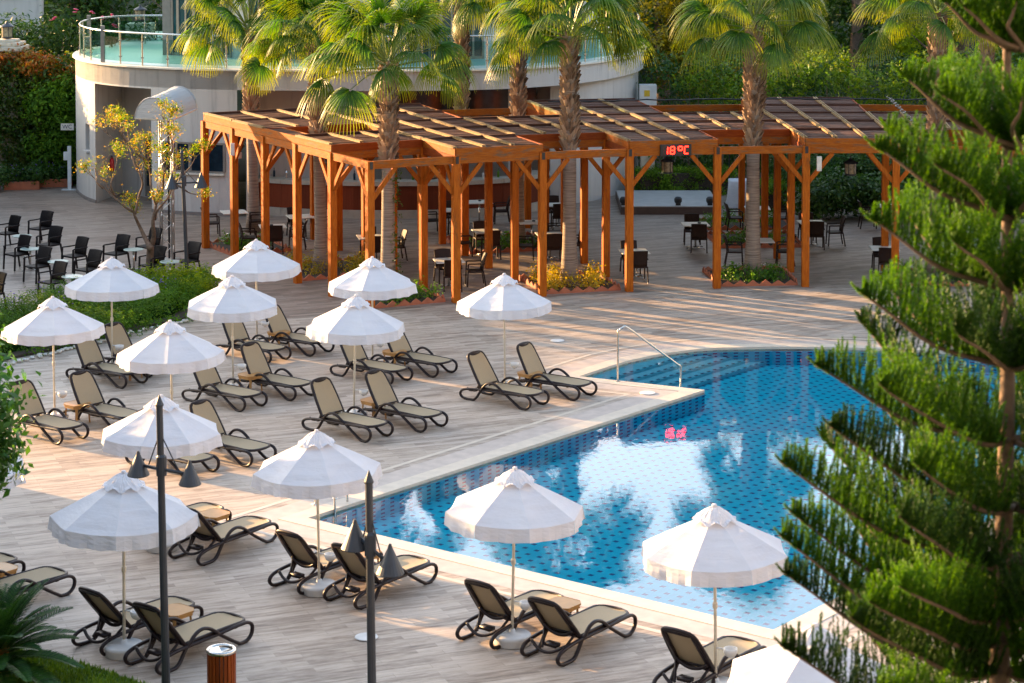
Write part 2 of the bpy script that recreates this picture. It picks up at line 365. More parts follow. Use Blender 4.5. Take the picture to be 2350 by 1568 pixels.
# water
m, n, l, b = mat('pool_water'); tr = n.new('ShaderNodeBsdfTransparent'); tr.inputs[0].default_value = (.92,.99,1,1)
gl = n.new('ShaderNodeBsdfGlossy'); gl.inputs['Roughness'].default_value = .0
tc = n.new('ShaderNodeTexCoord'); mp = n.new('ShaderNodeMapping'); mp.inputs['Scale'].default_value = (1.6,1.1,1); mp.inputs['Rotation'].default_value = (0,0,.2)
l.new(tc.outputs['Object'], mp.inputs[0])
nz = n.new('ShaderNodeTexNoise'); nz.inputs['Scale'].default_value = 3.2; nz.inputs['Detail'].default_value = 4; nz.inputs['Distortion'].default_value = .6
l.new(mp.outputs[0], nz.inputs['Vector'])
nb = n.new('ShaderNodeTexNoise'); nb.inputs['Scale'].default_value = .5; nb.inputs['Detail'].default_value = 2; l.new(mp.outputs[0], nb.inputs['Vector'])
bp = n.new('ShaderNodeBump'); bp.inputs['Strength'].default_value = .16; bp.inputs['Distance'].default_value = .012
l.new(math_(n, l, 'MULTIPLY', nz.outputs['Fac'], nb.outputs['Fac']), bp.inputs['Height'])
fr = n.new('ShaderNodeFresnel'); fr.inputs[0].default_value = 1.33; l.new(bp.outputs[0], fr.inputs['Normal']); l.new(bp.outputs[0], gl.inputs['Normal'])
ms = n.new('ShaderNodeMixShader'); l.new(fr.outputs[0], ms.inputs[0]); l.new(tr.outputs[0], ms.inputs[1]); l.new(gl.outputs[0], ms.inputs[2])
l.new(ms.outputs[0], n['Material Output'].inputs[0]); M['water'] = m
# pool tiles
E1 = Vector((.62,.785,0)).normalized(); E2 = Vector((.785,-.62,0)).normalized()
def pool_mat(name, wall):
    m, n, l, b = mat(name)
    if wall:
        tc = n.new('ShaderNodeUVMap'); sp = n.new('ShaderNodeSeparateXYZ'); l.new(tc.outputs[0], sp.inputs[0])
        u = math_(n, l, 'DIVIDE', sp.outputs[0], .25); v = math_(n, l, 'DIVIDE', sp.outputs[1], .072)
        fu = math_(n, l, 'LESS_THAN', math_(n, l, 'FRACT', u), .42); fv = math_(n, l, 'LESS_THAN', math_(n, l, 'FRACT', v), .42)
    else:
        tc = n.new('ShaderNodeTexCoord'); mp = n.new('ShaderNodeMapping'); mp.inputs['Rotation'].default_value = (0,0,-math.atan2(E2.y, E2.x))
        l.new(tc.outputs['Object'], mp.inputs[0]); sp = n.new('ShaderNodeSeparateXYZ'); l.new(mp.outputs[0], sp.inputs[0])
        u = math_(n, l, 'DIVIDE', sp.outputs[0], .25); v = math_(n, l, 'DIVIDE', sp.outputs[1], .25)
        fu = math_(n, l, 'LESS_THAN', math_(n, l, 'FRACT', u), .36); fv = math_(n, l, 'LESS_THAN', math_(n, l, 'FRACT', v), .34)
    f = math_(n, l, 'MULTIPLY', fu, fv)
    cb = n.new('ShaderNodeCombineXYZ')
    l.new(math_(n, l, 'FLOOR', math_(n, l, 'MULTIPLY', u, 2)), cb.inputs[0]); l.new(math_(n, l, 'FLOOR', math_(n, l, 'MULTIPLY', v, 2)), cb.inputs[1])
    wn = n.new('ShaderNodeTexWhiteNoise'); l.new(cb.outputs[0], wn.inputs[0])
    r = ramp(n, l, wn.outputs['Value'], [(0, (.0,.64,.82)), (1, (.0,.76,.93))])
    mx = n.new('ShaderNodeMix'); mx.data_type = 'RGBA'; l.new(f, mx.inputs['Factor']); l.new(r.outputs[0], mx.inputs['A'])
    mx.inputs['B'].default_value = (.006,.03,.22,1); l.new(mx.outputs['Result'], b.inputs['Base Color']); b.inputs['Roughness'].default_value = .4
    return m
M['poolfloor'] = pool_mat('pool_floor_tile', False); M['poolwall'] = pool_mat('pool_wall_tile', True)
M['steptile'] = simple('pale_step_tile', (.22,.72,.80), .4, noise=.1)

# ------------------------------------------------------------------ ground, pool
def P2(v): return (v.x, v.y)
corner = G(1617, 896); nearc = G(707, 1190); botc = G(1775, 1447)
stepL = G(1329, 865)
far = [G(1385,846), G(1440,829), G(1500,816), G(1560,807), G(1605,802), G(1650,799), G(1770,797), G(1860,797), G(1950,799), G(2040,802), G(2130,806), G(2250,813), G(2380,824), G(2550,842)]
farright = botc + E1*21
pool = [P2(corner), P2(nearc), P2(botc), P2(farright)] + [P2(p) for p in far[::-1]] + [P2(stepL)]
# clean ordering: corner -> nearc -> botc -> right -> far side -> stepL
ZW, ZF = -.045, -.42
def ccw(poly):
    a = sum(poly[i][0]*poly[(i+1) % len(poly)][1]-poly[(i+1) % len(poly)][0]*poly[i][1] for i in range(len(poly)))
    return poly if a > 0 else poly[::-1]
pool = ccw(pool)
def offset(poly, d):
    out = []; n_ = len(poly)
    for i in range(n_):
        a, b_, c = Vector(poly[i-1]), Vector(poly[i]), Vector(poly[(i+1) % n_])
        n1 = Vector(((b_-a).y, -(b_-a).x)).normalized(); n2 = Vector(((c-b_).y, -(c-b_).x)).normalized()
        nn = (n1+n2); k = nn.length_squared/2
        out.append(tuple(b_ + nn/max(k, .35)*d))
    return out
def sheet(name, outer, holes, z, m_, kind='structure'):
    loops = [outer]+holes; vs = [Vector((p[0], p[1], z)) for lp in loops for p in lp]
    tri = tessellate_polygon([[Vector((p[0], p[1], 0)) for p in lp] for lp in loops])
    fs = []
    for t in tri:
        a, b_, c = [vs[i] for i in t]
        fs.append(t if (b_-a).cross(c-a).z > 0 else t[::-1])
    me = bpy.data.meshes.new(name); me.from_pydata(vs, [], fs); me.materials.append(m_); o = link(name, me)
    if kind: o['kind'] = kind
    return o
deck_out = [(-45,6),(45,6),(45,79.6),(-45,79.6)]
lawn_poly = [P2(G(-260,1400)), P2(G(40,1497)), P2(G(140,1516)), P2(G(225,1540)), P2(G(308,1569)), P2(G(430,1615)), P2(G(560,1680)), P2(G(900,1900)), P2(G(-700,1900))]
sheet('pool_deck', deck_out, [offset(pool, .55)], 0.0, M['deck'])
sheet('ground', [(-1200,-400),(1200,-400),(1200,2200),(-1200,2200)], [[(-44.9,6.1),(44.9,6.1),(44.9,79.5),(-44.9,79.5)]], -.02, M['earth'])
# coping bands
sheet('pool_surround', offset(pool, .85), [offset(pool, .35)], .004, M['coping2'])
mb = MB(); o1 = offset(pool, .36); i1 = pool; n_ = len(pool)
for i in range(n_):
    j = (i+1) % n_
    mb.add([(*i1[i], .012), (*i1[j], .012), (*o1[j], .012), (*o1[i], .012)], [(0,3,2,1)])
    mb.add([(*i1[i], .012), (*i1[j], .012), (*i1[j], -.09), (*i1[i], -.09)], [(0,1,2,3)])
    mb.add([(*o1[i], .012), (*o1[j], .012), (*o1[j], -.01), (*o1[i], -.01)], [(3,2,1,0)])
cp = mb.build('pool_coping', M['coping']); tag(cp, kind='structure')
ob1, ob2 = offset(pool, 1.02), offset(pool, 1.12)
sheet('pool_outer_band', ob2, [ob1], .004, M['coping'])
# basin
vs, fs, uvs = [], [], []; acc = 0
for i in range(n_):
    j = (i+1) % n_; a, b_ = Vector(pool[i]), Vector(pool[j]); L = (b_-a).length; k = len(vs)
    vs += [(*a, -.05), (*b_, -.05), (*b_, ZF), (*a, ZF)]; fs.append((k, k+1, k+2, k+3))
    uvs += [(acc, -.05), (acc+L, -.05), (acc+L, ZF), (acc, ZF)]; acc += L
me = bpy.data.meshes.new('pool_wall'); me.from_pydata(vs, [], fs); uvl = me.uv_layers.new(name='UVMap')
for p in me.polygons:
    for li in p.loop_indices: uvl.data[li].uv = uvs[me.loops[li].vertex_index]
me.materials.append(M['poolwall']); tag(link('pool_wall', me), kind='structure')
sheet('pool_floor', offset(pool, .01), [], ZF, M['poolfloor'])
wt = sheet('pool_water', offset(pool, .005), [], ZW, M['water'])
# steps: parallel to E1, going down along E2
a0 = Vector((stepL.x, stepL.y)); e2_, e1_ = Vector((E2.x, E2.y)), Vector((E1.x, E1.y))
navy = simple('navy_tile', (.01,.03,.12), .4)
fp = [Vector((stepL.x, stepL.y))] + [Vector((p.x, p.y)) for p in far]; pc = [Vector((stepL.x, stepL.y)), Vector((corner.x, corner.y))]
def cut(path, off):
    out = [path[0]]
    for p, q in zip(path[:-1], path[1:]):
        dp, dq = (p-a0).dot(e2_)-off, (q-a0).dot(e2_)-off
        if dp <= 0 < dq or (dp < 0 <= dq): out.append(p+(q-p)*(dp/(dp-dq))); return out
        out.append(q)
    return out
for k in range(4, -1, -1):
    off = .12+.30*(k+1); z = ZW-.025-.062*(k+.3); A_, B_ = cut(fp, off), cut(pc, off)
    poly = A_ + [B_[-1]]; poly = [p+e2_*.0+(e1_*-.003 if i_ == len(poly)-1 else Vector((0,0))) for i_, p in enumerate(poly)]
    mb = MB(); mb.prism(ccw([tuple(p) for p in poly]), ZF+.002+.002*k, z); tag(mb.build('pool_step', M['steptile']), kind='structure')
    A, B = Vector((*B_[-1], z+.003)), Vector((*A_[-1], z+.003)); nseg = int((B-A).length/.25); dd = (B-A)/max(1, nseg); mb = MB()
    for s_ in range(nseg): mb.beam(A+dd*(s_+.2)-E2*.03, A+dd*(s_+.6)-E2*.03, .05, .006)
    mb.build('step_edge_tiles', navy)['kind'] = 'structure'

# darker paving under the pergola and on the cafe side
PC = Vector((9.2, 32.75, 0))
def PP(a, r, z=0.0): return Vector((PC.x - r*math.sin(R(a)), PC.y + r*math.cos(R(a)), z))
edge = [PP(a, 25.62) for a in np.linspace(29.9, -24, 40)]
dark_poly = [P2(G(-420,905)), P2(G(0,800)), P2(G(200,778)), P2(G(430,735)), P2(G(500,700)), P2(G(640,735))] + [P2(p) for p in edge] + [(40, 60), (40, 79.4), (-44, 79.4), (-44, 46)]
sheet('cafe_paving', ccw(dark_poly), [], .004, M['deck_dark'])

# ------------------------------------------------------------------ foliage
def leaves(name, blobs, n_, size, m_, parent, seed, shell=.55, aspect=.45, clump=14, up=.35, cspread=.9, world=True):
    """leaf-sized faces gathered in clumps through the crown volume; blobs = (x,y,z,rx,ry,rz)"""
    rg = np.random.default_rng(seed); bl = np.array(blobs, float)
    vol = bl[:,3]*bl[:,4]*bl[:,5]; vol = vol**.75; k = max(1, n_//clump)
    bi = rg.choice(len(bl), k, p=vol/vol.sum())
    d = rg.normal(size=(k,3)); d /= np.linalg.norm(d, axis=1)[:,None]
    rad = (shell + (1-shell)*rg.random(k)**.7)*(1+.10*rg.normal(size=k))
    c = bl[bi,:3] + d*bl[bi,3:]*rad[:,None]
    cn = d + np.array([0,0,up]); 
    n2 = k*clump; c2 = np.repeat(c, clump, 0) + rg.normal(size=(n2,3))*size*cspread
    nn = np.repeat(cn, clump, 0) + rg.normal(size=(n2,3))*.55; nn /= np.linalg.norm(nn, axis=1)[:,None]
    t = rg.normal(size=(n2,3)); t -= nn*(t*nn).sum(1)[:,None]; t /= np.linalg.norm(t, axis=1)[:,None]
    b_ = np.cross(nn, t); s = size*(.6+.8*rg.random(n2))[:,None]
    v = np.stack([c2-t*s*.5, c2+b_*s*aspect*.5+nn*s*.06, c2+t*s*.5-nn*s*.05, c2-b_*s*aspect*.5+nn*s*.06], 1).reshape(-1,3)
    v[:,2] = np.maximum(v[:,2], .02)
    me = bpy.data.meshes.new(name); me.vertices.add(n2*4); me.vertices.foreach_set('co', v.ravel())
    me.loops.add(n2*4); me.loops.foreach_set('vertex_index', np.arange(n2*4)); me.polygons.add(n2)
    me.polygons.foreach_set('loop_start', np.arange(n2)*4); me.polygons.foreach_set('loop_total', np.full(n2, 4))
    me.update(calc_edges=True); me.materials.append(m_)
    return link(name, me, parent, world and parent is not None)
def tree(name, label, x, y, h, r, m_, seed, n_=5000, size=.3, trunk_h=.45, group=None, cat='tree', squash=1.0, aspect=.45):
    rg = random.Random(seed); t = thing(name, label, cat, (x, y, 0), 0, group)
    mb = MB(); tips = []
    top = h*.75; mb.tube([(0,0,0),(rg.uniform(-.1,.1),0,h*.2),(rg.uniform(-.3,.3),rg.uniform(-.2,.2),h*.45),(rg.uniform(-.4,.4),0,top)], [r*.07+.06, r*.06+.05, r*.05+.03, .04], 8)
    for i in range(7):
        a = rg.uniform(0, 6.28); z0 = h*rg.uniform(.2, .55); L = r*rg.uniform(.5,.9)
        mb.tube([(0,0,z0), (math.cos(a)*L*.5, math.sin(a)*L*.5, z0+L*.35), (math.cos(a)*L, math.sin(a)*L, z0+L*.8)], [r*.03+.03, .04, .015], 6)
    mb.build('trunk', M['bark'], t, True)
    blobs = []
    for i in range(14):
        a = rg.uniform(0, 6.28); q = rg.random()**.6; z = h*rg.uniform(trunk_h, .9); k = 1-.5*max(0, (z/h-.5)*2)**2
        s = r*rg.uniform(.28,.5); blobs.append((x+math.cos(a)*r*.65*q*k, y+math.sin(a)*r*.65*q*k, z, s, s, s*.8*squash))
    leaves('crown', blobs, n_, size, m_, t, seed, aspect=aspect)
    return t
def bush(name, label, blobs, n_, size, m_, seed, group=None, cat='bush', core=True, **k):
    c = blobs[0]; t = thing(name, label, cat, (c[0], c[1], 0), 0, group)
    if core:
        mb = MB()
        for b_ in blobs[:6]: mb.tube([(b_[0], b_[1], 0.0), (b_[0]+.05, b_[1], b_[2])], [.03, .012], 5)
        mb.build('stems', M['bark'], t, world=True)
    leaves('foliage', blobs, n_, size, m_, t, seed, **k)
    return t

# ------------------------------------------------------------------ umbrellas
def make_umbrella(seed=0, rot=0.0, rcan=1.0, droop=0.0):
    rg = random.Random(seed); t = thing('pool_umbrella', 'white canvas umbrella', 'umbrella')
    NR, NT, NS = 8, 7, 8; apex, rim, cr = 2.44, 1.95, .30
    def hz(r):                       # height of a rib at radius r (0..1)
        return apex - (apex-rim)*(r**1.08) 
    mb = MB(); ring = []
    wr = [(rg.uniform(.5,1), rg.uniform(0, 6.28)) for _ in range(NR)]
    def pt(k, s, r, extra=0.0):      # panel k, s 0..1 across, r 0..1 out
        a0, a1 = rot+2*math.pi*k/NR, rot+2*math.pi*(k+1)/NR
        p = Vector((math.cos(a0), math.sin(a0), 0))*(1-s)+Vector((math.cos(a1), math.sin(a1), 0))*s
        sag = math.sin(math.pi*s); p *= 1-.012*sag*r
        z = hz(r) - .030*sag*r**1.2 - .007*math.sin(r*22*wr[k][0]+wr[k][1])*sag*r
        return Vector((p.x*r*rcan, p.y*r*rcan, z+extra))
    for k in range(NR):
        b = len(mb.v)
        for i in range(NS+1):
            r = .20+.80*i/NS
            for j in range(NT+1): mb.v.append(tuple(pt(k, j/NT, r)))
        for i in range(NS):
            for j in range(NT): q = b+i*(NT+1)+j; mb.f.append((q, q+1, q+NT+2, q+NT+1))
    mb.build('canopy', M['cloth'], t, False)
    mb = MB()
    for k in range(NR):
        b = len(mb.v)
        for i in range(4):
            for j in range(NT+1):
                s = j/NT; p = pt(k, s, 1.0); o = Vector((p.x, p.y, 0)).normalized()
                h_ = .19+.007*math.sin(s*math.pi*4+k)
                mb.v.append(tuple(p + o*(.012+.010*math.sin(s*15+k*2+seed))*(i/3)*2 - Vector((0,0,h_*i/3))))
        for i in range(3):
            for j in range(NT): q = b+i*(NT+1)+j; mb.f.append((q, q+1, q+NT+2, q+NT+1))
    mb.build('valance', M['cloth'], t, False)
    mb = MB()
    for k in range(NR):
        b = len(mb.v)
        for i in range(6):
            for j in range(NT+1):
                s = j/NT; r = .02+(cr-.02)*i/5; p = pt(k, s, r)
                z = apex+.085 - .20*(i/5)**1.5 + (.06*math.sin(math.pi*s)**2 if i == 5 else .01*math.sin(s*math.pi)*i/5) + .008*rg.uniform(-1,1)
                mb.v.append((p.x*1.03, p.y*1.03, z))
        for i in range(5):
            for j in range(NT): q = b+i*(NT+1)+j; mb.f.append((q, q+1, q+NT+2, q+NT+1))
    mb.lathe([(.0,apex+.085),(.035,apex+.09),(.03,apex+.115),(.0,apex+.12)], 10)
    mb.build('vent_cap', M['cloth'], t, False)
    mb = MB(); mb.tube([(0,0,.12),(0,0,apex)], .021, 10); mb.lathe([(.03,1.15),(.034,1.16),(.034,1.22),(.03,1.23)], 10); mb.build('pole', M['pole'], t, True)
    for k in range(NR):
        a = rot+2*math.pi*k/NR; c_, s_ = math.cos(a), math.sin(a); mb = MB()
        mb.tube([(c_*.02, s_*.02, apex-.03), (c_*rcan*.98, s_*rcan*.98, rim-.015)], .008, 5)
        mb.tube([(c_*.03, s_*.03, 1.62), (c_*rcan*.5, s_*rcan*.5, hz(.5)-.02)], .006, 5); mb.build('rib', M['pole'], t)
    mb = MB(); mb.lathe([(.25,0),(.268,.015),(.262,.085),(.272,.095),(.272,.135),(.255,.15),(.05,.155),(.04,.21),(.0,.215)], 28); mb.build('base', M['basep'], t, True)
    # ash bowl clamped to the pole
    mb = MB(); mb.tube([(0,0,.62),(.10,-.05,.62)], .012, 6); mb.lathe([(.03,.52),(.075,.55),(.095,.60),(.095,.64),(.085,.64),(.07,.60),(.0,.57)], 14, (.19,-.09,0))
    mb.build('ash_bowl', M['basep'], t, True)
    return t
UG = 'white canvas umbrellas round the pool'
uk = [Kind(make_umbrella(s, r_)) for s, r_ in ((1,.06),(2,.22),(3,.40),(4,-.10),(5,.30))]
UMB = [
 (590,785,'white pool umbrella nearest the round yellow-green hedge end and brown posts'),
 (257,842,'white pool umbrella standing right in front of the long clipped hedge'),
 (535,887,'white pool umbrella in front of the hedge corner, beside the pebble edging'),
 (855,832,'white pool umbrella closest to the corner post of the pergola'),
 (126,953,'leftmost whole white umbrella, its pole between two loungers by the leafy shrub'),
 (398,1024,'white umbrella with sunlit wrinkled left panel in the middle of the left lounger rows'),
 (812,947,'white umbrella over the pair of loungers nearest the long side of the pool'),
 (1159,885,'white umbrella standing alone with two loungers near the pool handrail'),
 (372,1240,'white umbrella directly behind the tall twin lamp post'),
 (733,1338,'white umbrella whose canopy hides part of the pool ladder'),
 (285,1478,'bluish shaded umbrella nearest the litter bin and sago palm'),
 (1175,1453,'white umbrella at the lower pool edge, in the middle of that row'),
 (1643,1566,'white umbrella with brightly sunlit left panel, largest in the picture by the lower pool edge'),
 (-90,1335,'white umbrella cut by the left picture edge under the leafy shrub'),
 (1858,1925,'white umbrella at the bottom edge, half hidden by the pine branches'),
 (2225,747,'white umbrella far off behind the pine branches near the teal sign')]
for i, (u, v, lab) in enumerate(UMB):
    p = G(u, v+.0139*(v+258)); o = uk[i % 5].put(p, random.Random(i).uniform(-.12,.12)+(.39 if i in (7,) else 0), lab, UG)
    o.rotation_euler.x = R(random.Random(i).uniform(-1.2,1.2)); o.rotation_euler.y = R(random.Random(i+9).uniform(-1.2,1.2))
    o.scale = (random.Random(i+5).uniform(.985,1.03),)*3

# ------------------------------------------------------------------ loungers
def smooth_path(pts, k=4, closed=True):
    P = [Vector(p) for p in pts]; n_ = len(P); out = []
    for i in range(n_ if closed else n_-1):
        p0, p1, p2, p3 = (P[(i+j-1) % n_] if closed else P[min(max(i+j-1, 0), n_-1)] for j in range(4))
        for s in range(k):
            t = s/k; out.append(.5*((2*p1)+(-p0+p2)*t+(2*p0-5*p1+4*p2-p3)*t*t+(-p0+3*p1-3*p2+p3)*t**3))
    if not closed: out.append(P[-1])
    return out
PROF = [(-.03,.025),(-.14,.045),(-.19,.12),(-.13,.195),(.05,.24),(.35,.265),(.9,.275),(1.42,.295),(1.58,.285),(1.665,.22),(1.655,.11),(1.57,.035),(1.45,.022),(1.36,.05),(1.1,.21),(.92,.335),(.79,.415),(.66,.445),(.53,.41),(.42,.31),(.33,.2),(.26,.1),(.18,.035),(.08,.022)]
def make_lounger(angle):
    t = thing('sun_lounger', 'lounger', 'sun lounger'); CU = .74   # local x = along, foot towards +x
    for sy in (-1, 1):
        mb = MB(); y = sy*.315
        mb.tube([Vector((p.x-CU, y+ (.02*sy if .3 < p.y else 0), p.y)) for p in smooth_path([Vector((a, b, 0)) for a, b in PROF], 3)], .0265, 8, True, 1.2, (0,1,0))
        mb.box((-.03-CU, y, .012), (.10, .05, .022)); mb.box((1.50-CU, y, .012), (.10, .05, .022)); mb.build('side_frame', M['brown'], t, True)
    # seat frame and sling
    def seatz(u): return .30+.012*math.sin((u-.35)*2.2)
    mb = MB(); out = []
    us = list(np.linspace(.36, 1.46, 9)); ring = [(u, .285) for u in us]+[(1.55,.265),(1.61,.20),(1.64,.1),(1.645,0),(1.64,-.1),(1.61,-.20),(1.55,-.265)]+[(u, -.285) for u in us[::-1]]
    mb.tube([(u-CU, y, seatz(u)) for u, y in ring], .026, 6)
    for u in (.42, .9, 1.35): mb.beam((u-CU,-.31,.27),(u-CU,.31,.27), .05, .03)
    mb.build('seat_frame', M['brown'], t, True)
    mb = MB(); hw = [(u, .275) for u in us]+[(1.52,.262),(1.58,.23),(1.615,.17),(1.63,.08)]; b = len(mb.v)
    for u, y in hw:
        for j in range(7): s = j/6*2-1; mb.v.append((u-CU, y*s, seatz(u)+.014-.02*(1-s*s)))
    for i in range(len(hw)-1):
        for j in range(6): q = b+i*7+j; mb.f.append((q, q+1, q+8, q+7))
    mb.build('seat_sling', M['sling'], t, True)
    # backrest
    ca, sa = math.cos(R(angle)), math.sin(R(angle)); L = .78; hu, hzz = .36, .29
    def bk(l, y, n_=0.0): return Vector((hu - l*ca - n_*sa - CU, y, hzz + l*sa - n_*ca*1.0 + 0*n_))
    br = thing_empty = bpy.data.objects.new('backrest', None)
    C.objects.link(br); br.parent = t
    mb = MB(); ring = [(0,.295),(.1,.30),(.35,.295),(.6,.275),(.71,.255),(.765,.20),(.785,.1),(.79,0),(.785,-.1),(.765,-.20),(.71,-.255),(.6,-.275),(.35,-.295),(.1,-.30),(0,-.295)]
    mb.tube([bk(l, y, .012*math.sin(l*3)) for l, y in smooth_path([Vector((a, b_, 0)) for a, b_ in ring], 2, False) for _ in (0,)] if False else [bk(p.x, p.y) for p in smooth_path([Vector((a, b_, 0)) for a, b_ in ring], 2, False)], .029, 7)
    mb.beam(bk(.06,-.29), bk(.06,.29), .05, .03); mb.beam(bk(.75,-.2), bk(.75,.2), .03, .07, (0,0,1))
    for sy in (-1, 1): mb.beam(bk(.08, sy*.26, .01), bk(.72, sy*.235, .01), .055, .035)
    mb.build('back_frame', M['brown'], br, True)
    mb = MB(); b = 0
    ls = [(0.03,.275),(.2,.275),(.4,.268),(.6,.25),(.70,.23),(.745,.19),(.765,.12)]
    for l, y in ls:
        for j in range(7): s = j/6*2-1; mb.v.append(tuple(bk(l, y*s, -.02+.02*(1-s*s))))
    for i in range(len(ls)-1):
        for j in range(6): q = i*7+j; mb.f.append((q, q+7, q+8, q+1))
    mb.build('back_sling', M['sling'], br, True)
    # rear prop, curved brace and wheels
    mb = MB()
    mb.tube([Vector(p) for p in smooth_path([(-.02-CU,-.28,.24),(-.06-CU,-.15,.17),(-.08-CU,0,.14),(-.06-CU,.15,.17),(-.02-CU,.28,.24)], 3, False)], .024, 7)
    mb.tube([bk(.10,-.27,.03), (.16-CU,-.2,.20), (.02-CU,-.12,.16)], .022, 6); mb.tube([bk(.10,.27,.03), (.16-CU,.2,.20), (.02-CU,.12,.16)], .022, 6)
    q = bk(.17, 0, .05); mb.tube([Vector(p) for p in smooth_path([tuple(bk(.16,-.26,.02)), tuple(bk(.10,-.15,.06)), tuple(bk(.08,0,.08)), tuple(bk(.10,.15,.06)), tuple(bk(.16,.26,.02))], 3, False)], .026, 7)
    mb.beam((.10-CU,-.1,.20),(.10-CU,.1,.20), .12, .05); mb.build('recline_strut', M['brown'], t, True)
    return t
lk = [Kind(make_lounger(a)) for a in (57, 53, 60, 50)]
LG = 'brown framed sun loungers with beige slings'
aE2 = math.atan2(E2.y, E2.x); aE1 = math.atan2(E1.y, E1.x)
LOU = [
 (797,994,'lounger nearest the long pool side, left of its tan side table'),
 (923,972,'lounger nearest the long pool side, right of its tan side table'),
 (1157,923,'left lounger of the lone pair by the pool handrail'),
 (1267,902,'right lounger of the lone pair, closest to the pool steps'),
 (852,868,'lounger whose backrest is behind the umbrella over the pool side pair'),
 (955,850,'lounger just right of the small table at the far row, backed by open deck'),
 (578,820,'lounger partly behind the umbrella pole at the hedge corner'),
 (677,803,'farthest lounger, its back raised beside the hedge corner umbrella'),
 (515,926,'lounger with its backrest cut off by the wrinkled sunlit umbrella'),
 (630,902,'whole lounger in the middle rows right of a tan side table'),
 (242,974,'lounger with its foot end hidden by the umbrella behind the lamp post'),
 (104,999,'lounger partly behind the leafy shrub at the left'),
 (245,875,'lounger with its backrest under the leftmost whole umbrella'),
 (312,850,'lounger whose back top rises behind the wrinkled umbrella near the hedge'),
 (525,1049,'lounger with its foot end right of the umbrella behind the lamp post'),
 (395,1074,'lounger almost hidden below the umbrella behind the lamp post'),
]
LAP = 'beige '
for i, (u, v, lab) in enumerate(LOU):
    lk[0 if i % 3 else 2].put(G(u, v), aE2 + R(random.Random(i+3).uniform(-2.5, 2.5)), LAP+lab, LG)
LOD = [
 (1330,1482,'lounger seen from behind right of the round white base at the lower pool edge'),
 (1182,1445,'lounger seen from behind left of the round white base at the lower pool edge'),
 (436,1500,'lounger seen from behind next to the litter bin'),
 (318,1460,'lounger seen from behind beside the sago palm'),
 (875,1358,'lounger seen from behind the second lamp post near the pool corner'),
 (749,1326,'lounger seen from behind left of the second lamp post'),
 (515,1262,'lounger facing the pool corner, just right of the bluish umbrella'),
 (405,1228,'lounger mostly hidden behind the bluish shaded umbrella'),
 (1632,1560,'lounger seen from behind at the bottom edge by the largest umbrella'),
 (28,1386,'lounger entering from the left edge above the sago palm'),
 (-85,1352,'lounger at the left edge with only its foot end showing'),
 (2120,752,'far lounger behind the pine branches on the sunlit deck')]
for i, (u, v, lab) in enumerate(LOD):
    lk[1 if i % 3 else 3].put(G(u, v), aE1 + R(random.Random(i+40).uniform(-2.5, 2.5)), LAP+lab, LG)

# ------------------------------------------------------------------ side tables
def make_side_table():
    t = thing('side_table', 't', 'side table'); s, c = .23, .08
    o = [(-s+c,-s),(s-c,-s),(s,-s+c),(s,s-c),(s-c,s),(-s+c,s),(-s,s-c),(-s,-s+c)]
    mb = MB(); mb.prism(o, .375, .40); mb.prism([(x*.94,y*.94) for x, y in o], .33, .374); bev(mb.build('table_top', M['tan'], t), .006)
    for a in (1,3,5,7):
        mb = MB(); x, y = math.cos(a*math.pi/4)*.235, math.sin(a*math.pi/4)*.235
        mb.beam((x*.93,y*.93,.34),(x*1.04,y*1.04,0), .05, .03, (x,y,0)); mb.build('leg', M['tan'], t)
    return t
sk = Kind(make_side_table()); SG = 'small tan side tables between loungers'
for i, (u, v, rz, lab) in enumerate([
 (858,962,aE2,'between the two loungers nearest the long pool side'),(1216,897,aE2,'between the lone pair of loungers by the handrail'),
 (905,846,aE2,'in the far row right of the pool side umbrella pole'),(640,800,aE2,'between the two farthest loungers'),
 (575,901,aE2,'right of the hedge corner umbrella pole in the middle row'),(178,970,aE2,'between the two loungers nearest the leafy shrub'),
 (300,868,aE2,'behind the wrinkled umbrella, between two loungers'),
 (402,1462,aE1,'between the two loungers nearest the litter bin'),(1290,1445,aE1,'beside the round white base at the lower pool edge'),
 (835,1325,aE1,'behind the second lamp post'),(490,1232,aE1,'right of the bluish umbrella near the pool corner'),(0,1362,aE1,'cut by the left edge above the sago palm')]):
    sk.put(G(u, v), rz, 'small tan plastic side table '+lab, SG)

